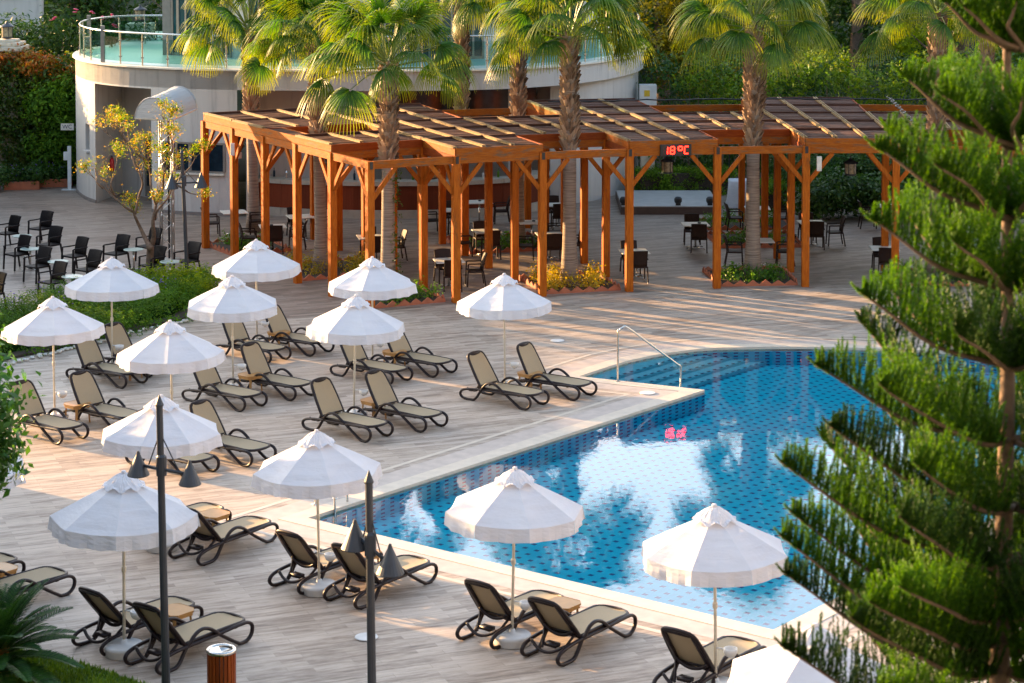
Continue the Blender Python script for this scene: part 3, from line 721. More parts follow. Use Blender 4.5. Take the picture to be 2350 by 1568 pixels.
# ------------------------------------------------------------------ chairs
def make_chair(m_, squared):
    t = thing('wicker_armchair', 'c', 'armchair')
    mb = MB(); mb.box((0,0,.43), (.47,.45,.045)); o = mb.build('seat', m_, t); bev(o, .012)
    for sx in (-1, 1):
        for sy in (-1, 1):
            mb = MB(); top = .64 if sy > 0 else .45
            mb.beam((sx*.225, sy*.205 if sy > 0 else -.20, top), (sx*.235, sy*.235 if sy > 0 else -.27, .03), .035, .035, (0,1,0)); lg = mb.build('leg', m_, t)
            mb = MB(); x, y = sx*.235, (.235 if sy > 0 else -.27); mb.lathe([(.015,0),(.017,.03),(.0,.035)], 8, (x,y,0)); mb.build('foot_tip', M['foot'], lg)
        mb = MB(); mb.tube([Vector(p) for p in smooth_path([(sx*.235,.22,.62),(sx*.245,.18,.655),(sx*.245,0,.655),(sx*.235,-.24,.66)], 3, False)], .019, 6); mb.build('armrest', m_, t, True)
    mb = MB(); N = 8; rows = [(.44,-.20),(.55,-.215),(.68,-.235),(.80,-.27),(.88,-.305),(.895,-.312)]
    for z, y in rows:
        for j in range(N+1):
            s = j/N*2-1; hw = .225+.012*(z-.44); mb.v.append((s*hw, y+.045*(s*s) if not squared else y+.03*s*s, z+(.0 if z < .85 else .012*(1-s*s))))
    nv = len(mb.v)
    for x, y, z in list(mb.v): mb.v.append((x, y-.03, z))
    for i in range(len(rows)-1):
        for j in range(N):
            q = i*(N+1)+j; mb.f.append((q, q+1, q+N+2, q+N+1)); mb.f.append((nv+q, nv+q+N+1, nv+q+N+2, nv+q+1))
    for i in range(len(rows)-1):
        for j in (0, N): q = i*(N+1)+j; mb.f.append((q, q+N+1, nv+q+N+1, nv+q))
    for j in range(N): q = (len(rows)-1)*(N+1)+j; mb.f.append((q, q+1, nv+q+1, nv+q)); mb.f.append((j, nv+j, nv+j+1, j+1))
    mb.build('backrest', m_, t, True)
    return t
ck = Kind(make_chair(M['wick'], True)); ckb = Kind(make_chair(M['wickb'], False))
def Z1(x, y): return (x/2.24/1.5666, (650+y/2.24)/1.5666)     # from the enlarged crop
FACE = math.atan2(-.78, -.62) - math.pi/2
LCH = [
 (325,505,'farthest of the left cafe group, by the farthest round table'),(60,545,'at the left edge beside the farthest round table'),
 (395,640,'right of the second farthest round table'),(135,720,'left of the second farthest round table'),
 (600,735,'right of the round table in the group centre'),(300,822,'left of the round table in the group centre'),
 (935,715,'left of the round table behind the autumn tree'),(1195,655,'right of the round table behind the autumn tree, half behind the truss'),
 (1225,815,'just right of the thin tree trunk'),(1505,780,'standing just right of the lamp post above the hedge'),
 (705,850,'partly hidden by the umbrella in front of the hedge'),(420,955,'nearest to the umbrellas, in front of the hedge'),(-75,1050,'at the left edge, only two legs showing')]
for i, (x, y, lab) in enumerate(LCH):
    u, v = Z1(x, y); ck.put(G(u, v), FACE+R(random.Random(i).uniform(-5,5)), 'black wicker armchair '+lab, 'black wicker armchairs on the cafe terrace', (1.1,1.1,1.06))
def make_round_table():
    t = thing('round_cafe_table', 't', 'cafe table')
    mb = MB(); mb.lathe([(0,.60),(.275,.60),(.285,.607),(.285,.618),(.275,.625),(0,.625)], 28); mb.build('table_top', M['gtop'], t)
    mb = MB(); mb.tube([(0,0,.04),(0,0,.60)], .028, 12); mb.build('pedestal', M['steel'], t, True)
    for k in range(4):
        a = k*math.pi/2+.5; mb = MB(); mb.tube([(math.cos(a)*.02, math.sin(a)*.02, .05),(math.cos(a)*.16, math.sin(a)*.16, .045),(math.cos(a)*.29, math.sin(a)*.29, .012)], .016, 6); mb.build('foot', M['steel'], t, True)
    return t
rk = Kind(make_round_table())
for i, (x, y, lab) in enumerate([(180,612,'farthest from the pool'),(245,722,'second farthest from the pool'),(470,830,'in the middle of the black chairs'),(585,958,'nearest the hedge and umbrellas'),(1078,728,'behind the thin autumn tree'),(1372,832,'between the autumn tree and the lamp post')]):
    u, v = Z1(x, y); rk.put(G(u, v), i*.4, 'small round pale-topped cafe table '+lab, 'round cafe tables on the left')
def make_sq_table():
    t = thing('square_cafe_table', 't', 'cafe table')
    mb = MB(); mb.box((0,0,.735), (.78,.78,.028)); bev(mb.build('table_top', M['ttop'], t), .008)
    mb = MB(); mb.tube([(0,0,.05),(0,0,.72)], .03, 10); mb.build('pedestal', M['steel'], t, True)
    for k in range(4):
        a = k*math.pi/2+math.pi/4; mb = MB(); mb.tube([(math.cos(a)*.02, math.sin(a)*.02, .055),(math.cos(a)*.2, math.sin(a)*.2, .05),(math.cos(a)*.36, math.sin(a)*.36, .012)], .018, 6); mb.build('foot', M['steel'], t, True)
    return t
qk = Kind(make_sq_table()); gk = 'brown wicker armchairs under the pergola'
def make_ashtray():
    mb = MB(); mb.lathe([(0,0),(.05,0),(.055,.03),(.045,.03),(.04,.01),(0,.01)], 12); o = mb.build('ashtray', M['navy']); return tag(o, 'a', 'ashtray')
ashk = Kind(make_ashtray())
def bay_rot(p): return math.atan2((PC.y-p.y), (PC.x-p.x)) + math.pi/2
TBL = [
 (538,541,'LR','outside the far left pergola corner'),(626,576,'NLR','just behind the left pergola posts'),
 (690,552,'FR','behind the palm on the left side'),(852,602,'FNR','behind the thick corner posts'),
 (1044,536,'LFN','near the bar counter'),(1100,516,'R','closest to the red-brown bar counter'),
 (1117,588,'FNL','mid pergola, left of the big palm'),(1030,660,'FNR','nearest the pool under the pergola front'),
 (1220,566,'R','second row behind the third front post'),(1262,596,'NLR','just left of the thick palm trunk'),
 (1277,523,'FN','far back by the white pillar'),(1455,638,'FN','beside the post below the red clock display'),
 (1596,571,'FN','on open paving before the stage'),(1743,611,'LR','behind the lone front palm trunk'),
 (1738,531,'LR','beside the shaded palm near the covered stand'),(1862,566,'FNR','right of the stacked row of posts'),
 (2029,630,'NF','by the post near the pine branches'),(2044,526,'LN','far back near the dark shrubs')]
SIDE = {'N':(0,-1,'near'),'F':(0,1,'far'),'L':(-1,0,'left'),'R':(1,0,'right')}
for i, (u, v, sides, lab) in enumerate(TBL):
    p = G(u, v); rz = bay_rot(p)*.55 + R(random.Random(i).uniform(-4,4)); qk.put(p, rz, 'square cream-topped cafe table '+lab, 'square cafe tables under the pergola')
    if i in (1,3,5,8,12): ashk.put(p+Vector((.05*(i-4)*.3,.08,.75)), 0, 'small dark ashtray on the square table '+lab, 'ashtrays on cafe tables')
    for s in sides:
        dx, dy, wd = SIDE[s]; dist = .72 if i == 12 or s in 'LR' else .62
        q = Vector((dx*dist*math.cos(rz)-dy*dist*math.sin(rz), dx*dist*math.sin(rz)+dy*dist*math.cos(rz), 0))
        ckb.put(p+q, math.atan2(-q.y, -q.x)-math.pi/2+R(random.Random(i*7+ord(s)).uniform(-9,9)), 'brown armchair, %s side of the table %s' % (wd, lab), gk)

# ------------------------------------------------------------------ pergola
ANG = [29.8, 24.4, 19.0, 13.6, 8.2, 2.8, -2.6, -8.0, -13.4, -18.8]; ROW = [25.8, 28.05, 30.3, 32.5, 34.75, 37.0]
WELL = {(0,0),(2,0),(4,0),(6,0),(8,0),(0,2),(2,3),(4,3),(6,3),(2,4),(4,4),(6,4),(8,3)}
pg = thing('pergola', 'long curved orange wooden pergola with weathered slatted roof and openings for palms', 'pergola', PP(10, 31)); ZB, ZR = 3.84, 4.02
for a_i, a in enumerate(ANG):
    for r_i, r in enumerate(ROW):
        if (a_i == 4 and r_i > 0) or (a_i == 6 and r_i > 1) or (a_i > 6 and r_i not in (0, 5)) : continue
        mb = MB(); p = PP(a, r); mb.box((p.x, p.y, ZB/2-.002), (.19,.19,ZB-.004), R(a)); po = bev(mb.build('post', M['post'], pg, world=True), .006, 1)
        if r_i == 0: mb = MB(); q = PP(a, r-.102); mb.box((q.x, q.y, ZB-.10), (.085,.012,.19), R(a)); mb.build('bracket', M['black'], po, world=True)
        # braces
        for dr, da in ((0,1),(0,-1),(1,0),(-1,0)):
            if dr and a_i > 1: continue
            if (a_i == 0 and da == 1) or (a_i == len(ANG)-1 and da == -1) or (r_i == 0 and dr == -1) or (r_i == len(ROW)-1 and dr == 1): continue
            if dr == 0 and r_i in (2,4) : continue
            k = .72; e = PP(a+da*math.degrees(k/r), r+dr*k, ZB-.20); mb = MB(); dirv = (Vector((e.x, e.y, 0))-Vector((p.x, p.y, 0))).normalized()
            mb.beam(Vector((p.x, p.y, ZB-.98))+dirv*.07, e, .07, .115, (0,0,1)); mb.build('brace', M['post'], pg, world=True)
for r_i, r in enumerate(ROW):
    for a_i in range(len(ANG)-1):
        mb = MB(); dd = math.degrees(.095/r)
        mb.beam(PP(ANG[a_i]-dd, r, ZB-.10), PP(ANG[a_i+1]+dd, r, ZB-.10), .09, .20); mb.build('beam', M['beam'], pg, world=True)
for a_i, a in enumerate(ANG):
    for r_i in range(5):
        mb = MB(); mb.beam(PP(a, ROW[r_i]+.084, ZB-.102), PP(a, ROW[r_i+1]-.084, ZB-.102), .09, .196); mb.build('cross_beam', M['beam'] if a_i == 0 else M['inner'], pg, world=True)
# roof panels per bay and row
for a_i in range(len(ANG)-1):
    A0, A1 = ANG[a_i], ANG[a_i+1]
    for r_i in range(5):
        r0, r1 = ROW[r_i], ROW[r_i+1]
        is_well = (a_i, r_i) in WELL
        def W(a, r): return (a, r) in WELL
        if is_well:
            if (a_i, r_i) == (0, 2):      # a narrow roofed strip stays along the outer edge of this opening
                mb = MB()
                for k in range(16):
                    ra, rb = r0+(r1-r0)*(k+.04)/16, r0+(r1-r0)*(k+.93)/16; q = [PP(A0, ra, ZR), PP(A0-.9, ra, ZR), PP(A0-.9, rb, ZR), PP(A0, rb, ZR)]
                    mb.add(q+[x-Vector((0,0,.022)) for x in q], [(0,1,2,3),(7,6,5,4),(4,5,1,0),(5,6,2,1),(6,7,3,2),(7,4,0,3)])
                mb.build('roof_panel', M['slat'], pg, world=True)
                for a_ in (A0+.02, A0-.92): mb = MB(); mb.beam(PP(a_, r0-.007, ZB+.103), PP(a_, r1+.007, ZB+.103), .045, .20); mb.build('fascia', M['beam'], pg, world=True)
            continue
        mb = MB(); rg = random.Random(a_i*9+r_i); n_sl = 16
        for k in range(n_sl):
            ra = r0 + (r1-r0)*(k+.04)/n_sl; rb = r0+(r1-r0)*(k+.93)/n_sl; z = ZR+rg.uniform(-.008,.008)
            for (b0, b1) in ((A0, A0+(A1-A0)*.335), (A0+(A1-A0)*.335, A0+(A1-A0)*.667), (A0+(A1-A0)*.667, A1)):
                zz = z + rg.uniform(-.006,.006); q = [PP(b0, ra, zz), PP(b1, ra, zz), PP(b1, rb, zz), PP(b0, rb, zz)]
                if ra >= rb: continue
                q2 = [x-Vector((0,0,.022)) for x in q]
                mb.add(q+q2, [(0,1,2,3),(7,6,5,4),(4,5,1,0),(5,6,2,1),(6,7,3,2),(7,4,0,3)])
        rp = mb.build('roof_panel', M['slat'], pg, world=True)
        for fr_ in (0.0, .335, .667):
            mb = MB(); a = A0+(A1-A0)*fr_; e0 = .06; j = rg.uniform(-.02,.02)
            off = math.degrees(.035/r0)
            for sgn in (-1, 1):
                mb.beam(PP(a+off*sgn, r0+e0, ZR+.038+j*.3), PP(a+off*sgn, r1-.01, ZR+.038+j*.2), .04, .055)
            mb.build('batten', M['batten'], rp, world=True)
        mb = MB(); mb.beam(PP(A0, r1, ZR+.035), PP(A1, r1, ZR+.035), .06, .05); mb.build('purlin', M['slat'], rp, world=True)
        # fascia where the panel meets the outside or a well
        def fas(p, q, m_=M['beam']):
            mb = MB(); mb.beam(p, q, .045, .20); mb.build('fascia', m_, pg, world=True)
        zf = ZB+.103
        if r_i == 0: fas(PP(A0, r0-.03, zf), PP(A1, r0-.03, zf))
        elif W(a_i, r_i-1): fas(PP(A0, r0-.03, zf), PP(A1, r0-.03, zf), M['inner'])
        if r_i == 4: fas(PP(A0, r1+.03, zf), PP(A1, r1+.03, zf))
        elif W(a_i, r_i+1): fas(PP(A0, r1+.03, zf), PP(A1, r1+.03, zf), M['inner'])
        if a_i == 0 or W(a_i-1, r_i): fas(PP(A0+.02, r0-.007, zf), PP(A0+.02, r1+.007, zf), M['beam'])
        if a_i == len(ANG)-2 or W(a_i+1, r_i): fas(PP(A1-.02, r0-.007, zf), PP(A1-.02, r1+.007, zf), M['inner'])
# cable laid over the roof
cab = MB(); cab.tube([PP(a, 35.9+.12*math.sin(a*1.7), ZR+.10+.012*math.sin(a*5)) for a in np.linspace(13, -12, 60)], .022, 6)
tag(cab.build('roof_cable', M['black'], smooth=True), 'black cable bundle lying along the back of the pergola roof', 'cable')
cab = MB(); cab.tube([PP(-4.4+.12*math.sin(r*9), r, ZR+.11+.012*math.sin(r*14)) for r in np.linspace(26, 36.6, 90)], .016, 5)
tag(cab.build('roof_cable', M['black'], smooth=True), 'thin dark cable coiling along one roof batten towards the front', 'cable')

# red LED display
e0 = PP(5.95, 25.8); led = thing('led_display', 'black LED clock display showing 18 degrees in red on the pergola beam', 'display', Vector((G(1542,655).x*1.0, 0, 0)), 0)
pL, pR = PP(13.6, 25.8), PP(8.2, 25.8); tdir = (pR-pL).normalized(); ndir = Vector((tdir.y, -tdir.x, 0))
lc = pL.lerp(pR, .515) + ndir*.085; led.location = (lc.x, lc.y, 3.665+.12); led.rotation_euler = (0,0,math.atan2(tdir.y, tdir.x))
mb = MB(); mb.box((0,0,0), (.86,.07,.31)); bev(mb.build('housing', M['black'], led), .01)
lit = emis('red_led_lit', (1.0,.008,.003), 7.0); dim = simple('red_led_dark', (.09,.012,.008), .4)
def seg(x, on, w_=.11, h_=.19):
    S = {'a':((0,h_/2),(w_,.022)),'g':((0,0),(w_,.022)),'d':((0,-h_/2),(w_,.022)),'f':((-w_/2,h_/4),(.022,h_/2)),'b':((w_/2,h_/4),(.022,h_/2)),'e':((-w_/2,-h_/4),(.022,h_/2)),'c':((w_/2,-h_/4),(.022,h_/2))}
    for k, ((cx, cz), (sx, sz)) in S.items():
        mb = MB(); mb.box((x+cx+cz*.06,-.037,cz), (sx*.86,.006,sz*.86 if sz > .03 else sz)); mb.build('digit_segment', lit if k in on else dim, led)
seg(-.285,'bc'); seg(-.10,'abcdefg'); seg(.115,'abfg'); seg(.29,'adef')
for z in (-.04,.04): mb = MB(); mb.box((.008,-.037,z), (.018,.006,.018)); mb.build('colon_dot', dim, led)

# hanging lanterns and small boxes in the pergola
def make_lantern(hang=True):
    t = thing('lantern', 'l', 'lantern')
    mb = MB(); mb.lathe([(.0,.50),(.03,.49),(.05,.44),(.20,.36),(.215,.33),(.16,.325)], 16); mb.build('cap', M['lamp'], t, False)
    mb = MB(); mb.lathe([(.13,.02),(.155,.05),(.155,.32),(.0,.33)], 16); mb.build('glass', simple('ribbed_lantern_glass', (.32,.27,.17), .15, noise=.4, scale=14), t)
    mb = MB(); mb.lathe([(.0,-.03),(.10,-.02),(.165,.0),(.165,.04),(.0,.04)], 16)
    for k in range(6): a = k*math.pi/3; mb.tube([(math.cos(a)*.16, math.sin(a)*.16, .02),(math.cos(a)*.16, math.sin(a)*.16, .34)], .008, 4)
    if hang: mb.tube([(0,0,.49),(0,0,.98)], .012, 5)
    mb.build('cage', M['lamp'], t); return t
hl = Kind(make_lantern())
for a, r, lab in ((9.3, 29.5, 'left of the clock display'),(-.8, 28.7,'in the bay with the white box'),(-.9,34,'farther back in the same bay as another lantern'),(22.3,30.2,'near the bar counter'),(1.6,35.0,'right of the shaded palm trunk')):
    hl.put(PP(a, r, ZB-1.18), 0, 'dark ribbed lantern hanging in the pergola '+lab, 'hanging lanterns')
def smallbox(name, lab, cat, loc, size, m_, rz=0):
    mb = MB(); mb.box((0,0,0), size); o = bev(mb.build(name, m_), .012); o.location = loc; o.rotation_euler = (0,0,rz); return tag(o, lab, cat)
smallbox('access_point_box', 'cream upright antenna box on a pergola brace right of the middle bay', 'antenna box', PP(2.1,25.55,3.38)+Vector((0,0,0)), (.13,.07,.40), M['signcream'])
smallbox('access_point_box', 'white rounded box fixed to the second left pergola post', 'antenna box', PP(29.9,34.6,3.25)+Vector((-.02,-.15,0)), (.12,.06,.36), M['basep'])
sp = thing('hanging_projector', 'black hanging speaker with a pale lower cup at the far left pergola bay', 'speaker', PP(28.6,36.2,2.75))
mb = MB(); mb.lathe([(.05,.75),(.22,.70),(.06,.45),(.19,.40),(.05,.18)], 12); mb.build('body', M['black'], sp); mb = MB(); mb.lathe([(.08,0),(.09,.17),(0,.18)], 12); mb.build('cup', M['basep'], sp)

# ------------------------------------------------------------------ flower beds under palms
def bed(lab, a0, a1, r0, r1, mk, seed, sides='fblr', dens=1.0, h_=.30):
    c = PP((a0+a1)/2, (r0+r1)/2)
    so_ = MB(); poly = [PP(a, r0+.05) for a in np.linspace(a0, a1, 5)] + [PP(a, r1-.05) for a in np.linspace(a1, a0, 5)]
    so_.prism(ccw([(p.x, p.y) for p in poly]), .006, .05); tag(so_.build('bed_soil', M['soil']), kind='structure')
    ed = thing('zigzag_edging', 'terracotta zigzag tile edging '+lab, 'edging', c)
    rows = []
    if 'f' in sides: rows.append((PP(a0, r0), PP(a1, r0)))
    if 'b' in sides: rows.append((PP(a0, r1), PP(a1, r1)))
    if 'l' in sides: rows.append((PP(a0, r0), PP(a0, r1)))
    if 'r' in sides: rows.append((PP(a1, r0), PP(a1, r1)))
    rg = random.Random(seed)
    for p, q in rows:
        L = (q-p).length; n_ = max(3, int(L/.30)); d = (q-p)/n_; nn = Vector((d.y, -d.x, 0)).normalized()*.018; mb = MB()
        for k in range(n_):
            A = p+d*k; B = p+d*(k+1); Cc = (A+B)/2+Vector((0,0,.17+rg.uniform(-.015,.015))); lo = Vector((0,0,.005)); lo2 = Vector((0,0,.05))
            mb.add([A+nn+lo, B+nn+lo, B+nn+lo2, Cc+nn, A+nn+lo2, A-nn+lo, B-nn+lo, B-nn+lo2, Cc-nn, A-nn+lo2],
                   [(0,1,2,3,4),(9,8,7,6,5),(4,3,8,9),(3,2,7,8),(0,4,9,5),(1,6,7,2)])
        mb.build('tile_row', M['terra'], ed, world=True)
    bl = []
    for k in range(9):
        a = a0+(a1-a0)*rg.uniform(.1,.9); r = r0+(r1-r0)*(rg.uniform(.1,.32) if k < 6 else rg.uniform(.3,.9)); p = PP(a, r)
        if abs((a-(a0+a1)/2)) < (a1-a0)*.12 and False: continue
        bl.append((p.x, p.y, h_*.55, .30, .26, h_*rg.uniform(.6,1.0)))
    bush('bed_shrub', 'low %s shrubs in the palm bed %s' % mk[:2][::-1] if False else 'low %s planting in the bed %s' % (mk[1], lab), bl, int(1500*dens), .085, M[mk[0]], seed, None, 'shrub', core=False, shell=.3)
    return c
bed('in the corner bay of the pergola front', 29.3, 24.9, 26.0, 27.9, ('bedgreen','fresh green'), 11)
bed('below the thick palm left of the clock display', 18.6, 14.0, 26.0, 28.3, ('yellow','yellow-green'), 12, dens=1.6, h_=.36)
bed('round the lone front palm in the middle', 7.8, 3.2, 26.0, 28.3, ('bedgreen','bright green'), 13, dens=1.2, h_=.34)
bed('below the front palm behind the pine branches', -3.0, -7.6, 26.0, 28.3, ('bedgreen','leafy green'), 14)
bed('round the second palm on the left side', 29.3, 24.8, 30.5, 32.9, ('yellow','golden'), 15, dens=1.7, h_=.42)
bed('round the back palm behind the bar tables', 18.6, 14.0, 32.7, 35.4, ('bedgreen','dark green'), 16)
bed('round the shaded palm in the back row', 5.3, .9, 32.2, 34.6, ('bedgreen','mid green'), 17)
bed('near the leftmost pergola posts', 29.6, 26.6, 35.2, 37.6, ('bedgreen','bright low'), 18)
bed('at the far back by the dark shrubs', 5.3, .6, 35.6, 37.4, ('bedgreen','shaded'), 19, h_=.4)

# ------------------------------------------------------------------ fan palms
def make_crown(seed, n_leaf, m_, spread=1.0):
    rg = random.Random(seed); vs, fs, tip = [], [], []
    pet = MB()
    for i in range(n_leaf):
        az = i*2.399+rg.uniform(-.25,.25); q = (i+.5)/n_leaf
        el = math.radians(84 - 88*q**.95 + rg.uniform(-8,8)); Lp = (.85+.6*q)*rg.uniform(.85,1.15); Lf = (.95+.12*math.sin(q*3))*rg.uniform(.85,1.1)*spread
        hd = Vector((math.cos(az), math.sin(az), 0)); d0 = (hd*math.cos(el)+Vector((0,0,math.sin(el)))).normalized()
        base = hd*.10+Vector((0,0,.25-.35*q)); el2 = el - math.radians(10+20*q); d = (hd*math.cos(el2)+Vector((0,0,math.sin(el2)))).normalized()
        mid = base+d0*Lp*.55; tipb = mid+(d0+d).normalized()*Lp*.5
        pet.tube([base, mid, tipb], [.022,.016,.010], 4)
        # fan plane
        roll = rg.uniform(-.85,.85); s_ = d.cross(Vector((0,0,1)));
        if s_.length < .05: s_ = Vector((1,0,0))
        s_.normalize(); nrm = s_.cross(d).normalized(); s_ = (s_*math.cos(roll)+nrm*math.sin(roll)).normalized(); nrm = s_.cross(d).normalized()
        if nrm.z < 0: nrm = -nrm
        NSG = 38; half = math.radians(112 if q > .12 else 80); fold = rg.uniform(.12,.32)
        dr = rg.uniform(.75,1.25)*(.3 if q < .1 else .5 if q < .35 else .85)
        for k in range(NSG):
            th = -half+2*half*(k+.5)/NSG; L = Lf*(1-.22*abs(th)/half)*rg.uniform(.92,1.06)
            dk = d*math.cos(th)+s_*math.sin(th); side = (s_*math.cos(th)-d*math.sin(th)); dk = (dk - nrm*fold*abs(math.sin(th))).normalized()
            hw0 = half/NSG; b = len(vs); p = Vector(tipb); pd = dk.copy(); last = 0
            for j, rr in enumerate((.04,.34,.58,.82,1.14)):
                step = (rr-last)*L; last = rr
                g = 0 if rr < .4 else dr*(rr-.34)*2.7
                pd2 = (dk + Vector((0,0,-g))).normalized(); p = p + pd2*step
                wd = rr*L*math.tan(hw0)*1.02 if rr < .45 else (.34*L*math.tan(hw0)*1.5*max(0,1-((rr-.45)/.69))**.8*.75+.0045)
                pl = (.010 if k % 2 else -.010)*(rr < .6)
                vs.append(tuple(p - side*wd + nrm*pl)); vs.append(tuple(p + side*wd - nrm*pl))
                tt = min(1, max(0, (rr-.46)/.55))*(.6+.4*q); tip += [tt, tt]
            for j in range(4): fs.append((b+2*j, b+2*j+1, b+2*j+3, b+2*j+2))
    me = bpy.data.meshes.new('fronds'); me.from_pydata(vs, [], fs); at = me.attributes.new('tip', 'FLOAT', 'POINT'); at.data.foreach_set('value', tip)
    me.materials.append(m_); me.update()
    pm = bpy.data.meshes.new('leaf_stalks'); pm.from_pydata(pet.v, [], pet.f); pm.materials.append(M['stalk']); pm.update()
    return me, pm
M['stalk'] = leaf_mat('leaf_stalk', [(.14,.20,.05), (.20,.24,.07)], .15)
CR = [make_crown(s, n_, M['palm'], sp_) for s, n_, sp_ in ((5,37,.98),(6,41,1.0),(7,35,.96))]
PG = 'fan palms around the pergola'
def fan_palm(lab, base, h, cr, rz, rt=.24, boots=3.9, scale=1.0, lean=(0,0), seed=0):
    t = thing('fan_palm', lab, 'palm tree', base, 0, PG); rg = random.Random(seed)
    n_ = 14; mb = MB(); pts, rad = [], []
    for i in range(n_+1):
        z = h*i/n_; pts.append((lean[0]*(z/h)**1.3, lean[1]*(z/h)**1.3, z)); rad.append(rt*(.62+.42*math.exp(-z/.55)+.10*math.exp(-((z-h*.85)/1)**2)+rg.uniform(-.012,.012)))
    mb.tube(pts, rad, 14); mb.build('trunk', M['ptrunk'], t, True)
    mb = MB(); k = 0; z = boots
    while z < h-.05:
        for j in range(7):
            a = k*2.399+rg.uniform(-.2,.2); k += 1; f = z/h; r = rt*.66; c = Vector((lean[0]*f**1.3, lean[1]*f**1.3, z+rg.uniform(-.05,.05)))
            o = Vector((math.cos(a), math.sin(a), 0)); s_ = Vector((-math.sin(a), math.cos(a), 0)); wd = rg.uniform(.05,.09); ln = rg.uniform(.11,.22)
            p = c+o*r*.85
            mb.add([p-s_*wd, p+s_*wd, p+o*(.05+ln*.32)+s_*wd*.55+Vector((0,0,ln)), p+o*(.07+ln*.42)-s_*wd*.4+Vector((0,0,ln*.9)), p-Vector((0,0,.09))+o*.015], [(0,4,1,2,3)])
            mb.add([p-s_*wd*.9+o*.03, p+s_*wd*.9+o*.03, p+o*(.01)+Vector((0,0,ln*.8))], [(0,1,2)])
        z += .085
    mb.build('leaf_bases', M['boot'], t)
    top = Vector((lean[0], lean[1], h))
    for nm, me in zip(('crown', 'leaf_stalks'), CR[cr]):
        o = link(nm, me, t); o.location = top; o.rotation_euler = (0,0,rz); o.scale = (scale,)*3
    return t
fan_palm('fan palm outside the far left end of the pergola, before the white building', PP(26.2,39.2), 6.35, 0, 0.4, .27, 3.3, 1.12, (-.10,0), 1)
fan_palm('fan palm with curving trunk in the second opening of the left side', PP(27.2,31.9), 6.35, 1, 2.1, .27, 3.7, .98, (-.15,0), 2)
fan_palm('big fan palm in the corner opening of the pergola front', PP(27.2,27.3), 6.15, 2, 4.3, .28, 3.55, 1.15, (.05,0), 3)
fan_palm('thick fan palm in the front opening left of the clock display', PP(16.1,27.5), 6.75, 1, 1.2, .29, 3.7, 1.12, (0,0), 4)
fan_palm('fan palm in the front opening right of the clock display', PP(5.3,27.3), 7.0, 0, 5.2, .29, 3.6, 1.10, (-.03,0), 5)
fan_palm('fan palm behind the pine branches on the right', PP(-5.3,27.4), 7.3, 2, 3.3, .28, 3.7, 1.08, (.02,0), 6)
fan_palm('slender fan palm farthest back over the bar', PP(16.0,37.3)+Vector((-.5,0,0)), 7.5, 0, 2.6, .24, 3.4, .95, (0,0), 7)
fan_palm('fan palm in the back row opening just left of the thick one', PP(13.9+1.6,33.7), 7.4, 2, .7, .26, 3.6, 1.0, (0,0), 8)
fan_palm('shaded fan palm close behind the front one right of the clock', PP(3.2,33.6), 7.0, 1, 3.9, .28, 3.2, .95, (.3,0), 9)
fan_palm('fan palm mostly hidden behind the pine, beyond the pergola', PP(-9.2,36.5), 7.6, 1, 5.9, .26, 3.3, 1.0, (0,0), 10)
# young palm fan low behind pine
t = thing('young_fan_palm', 'small young fan palm with open leaves beside the pergola post near the pine', 'palm tree', PP(-6.6, 29.2))
for nm, me in zip(('crown', 'leaf_stalks'), CR[2]):
    o = link(nm, me, t); o.location = (0,0,1.35); o.scale = (.62,)*3
mb = MB(); mb.tube([(0,0,0),(0,0,1.3)], [.12,.07], 8); mb.build('trunk', M['ptrunk'], t, True)
# creeper on the corner palm
cp_ = PP(27.2,27.3); bl = [(cp_.x+.20+.04*math.sin(z*3), cp_.y-.08, z, .07, .07, .16) for z in np.arange(.3, 3.4, .22)]
leaves('creeper', bl, 420, .09, M['ivy'], None, 77, shell=.2, clump=7); tag(bpy.data.objects['creeper'], 'thin green creeper climbing the corner palm trunk', 'creeper', kind='thing')

# ------------------------------------------------------------------ white building
HT = 4.8
bd = thing('terrace_building', 'white curved building with a glass-railed roof terrace and bar below', 'building', (-6, 74, 0))
out2 = [(-15.0,82.5),(-15.75,80.2),(-15.6,77.6),(-15.0,75.6),(-14.25,74.15),(-13.2,73.0),(-12.0,72.15),(-10.6,71.45),(-9.0,71.05)]
out2 = [tuple(p)[:2] for p in smooth_path([Vector((a, b_, 0)) for a, b_ in out2], 3, False)]
def wall(p, q, z0, z1, ops=(), th=.3, m_=None, name='wall'):
    """wall quad from p to q with openings (t0,t1,z0,z1); reveals go inwards"""
    p, q = Vector((*p, 0)), Vector((*q, 0)); d = q-p; nn = Vector((-d.y, d.x, 0)).normalized()*th; mb = MB()
    def pt(t, z, dp=0): a = p+d*t+nn*dp; return (a.x, a.y, z)
    ts = sorted({0, 1, *[o[0] for o in ops], *[o[1] for o in ops]}); zs = sorted({z0, z1, *[o[2] for o in ops], *[o[3] for o in ops]})
    for i in range(len(ts)-1):
        for j in range(len(zs)-1):
            tm, zm = (ts[i]+ts[i+1])/2, (zs[j]+zs[j+1])/2
            if any(o[0] < tm < o[1] and o[2] < zm < o[3] for o in ops): continue
            mb.add([pt(ts[i], zs[j]), pt(ts[i+1], zs[j]), pt(ts[i+1], zs[j+1]), pt(ts[i], zs[j+1])], [(0,1,2,3)])
    for o in ops:
        c = [(o[0], o[2]), (o[1], o[2]), (o[1], o[3]), (o[0], o[3])]
        for k in range(4):
            a, b_ = c[k], c[(k+1) % 4]; mb.add([pt(*a), pt(*b_), pt(b_[0], b_[1], 1), pt(a[0], a[1], 1)], [(3,2,1,0)])
    return mb
ri0, ri1 = 12, 18     # recess between these outline points
mbw = MB()
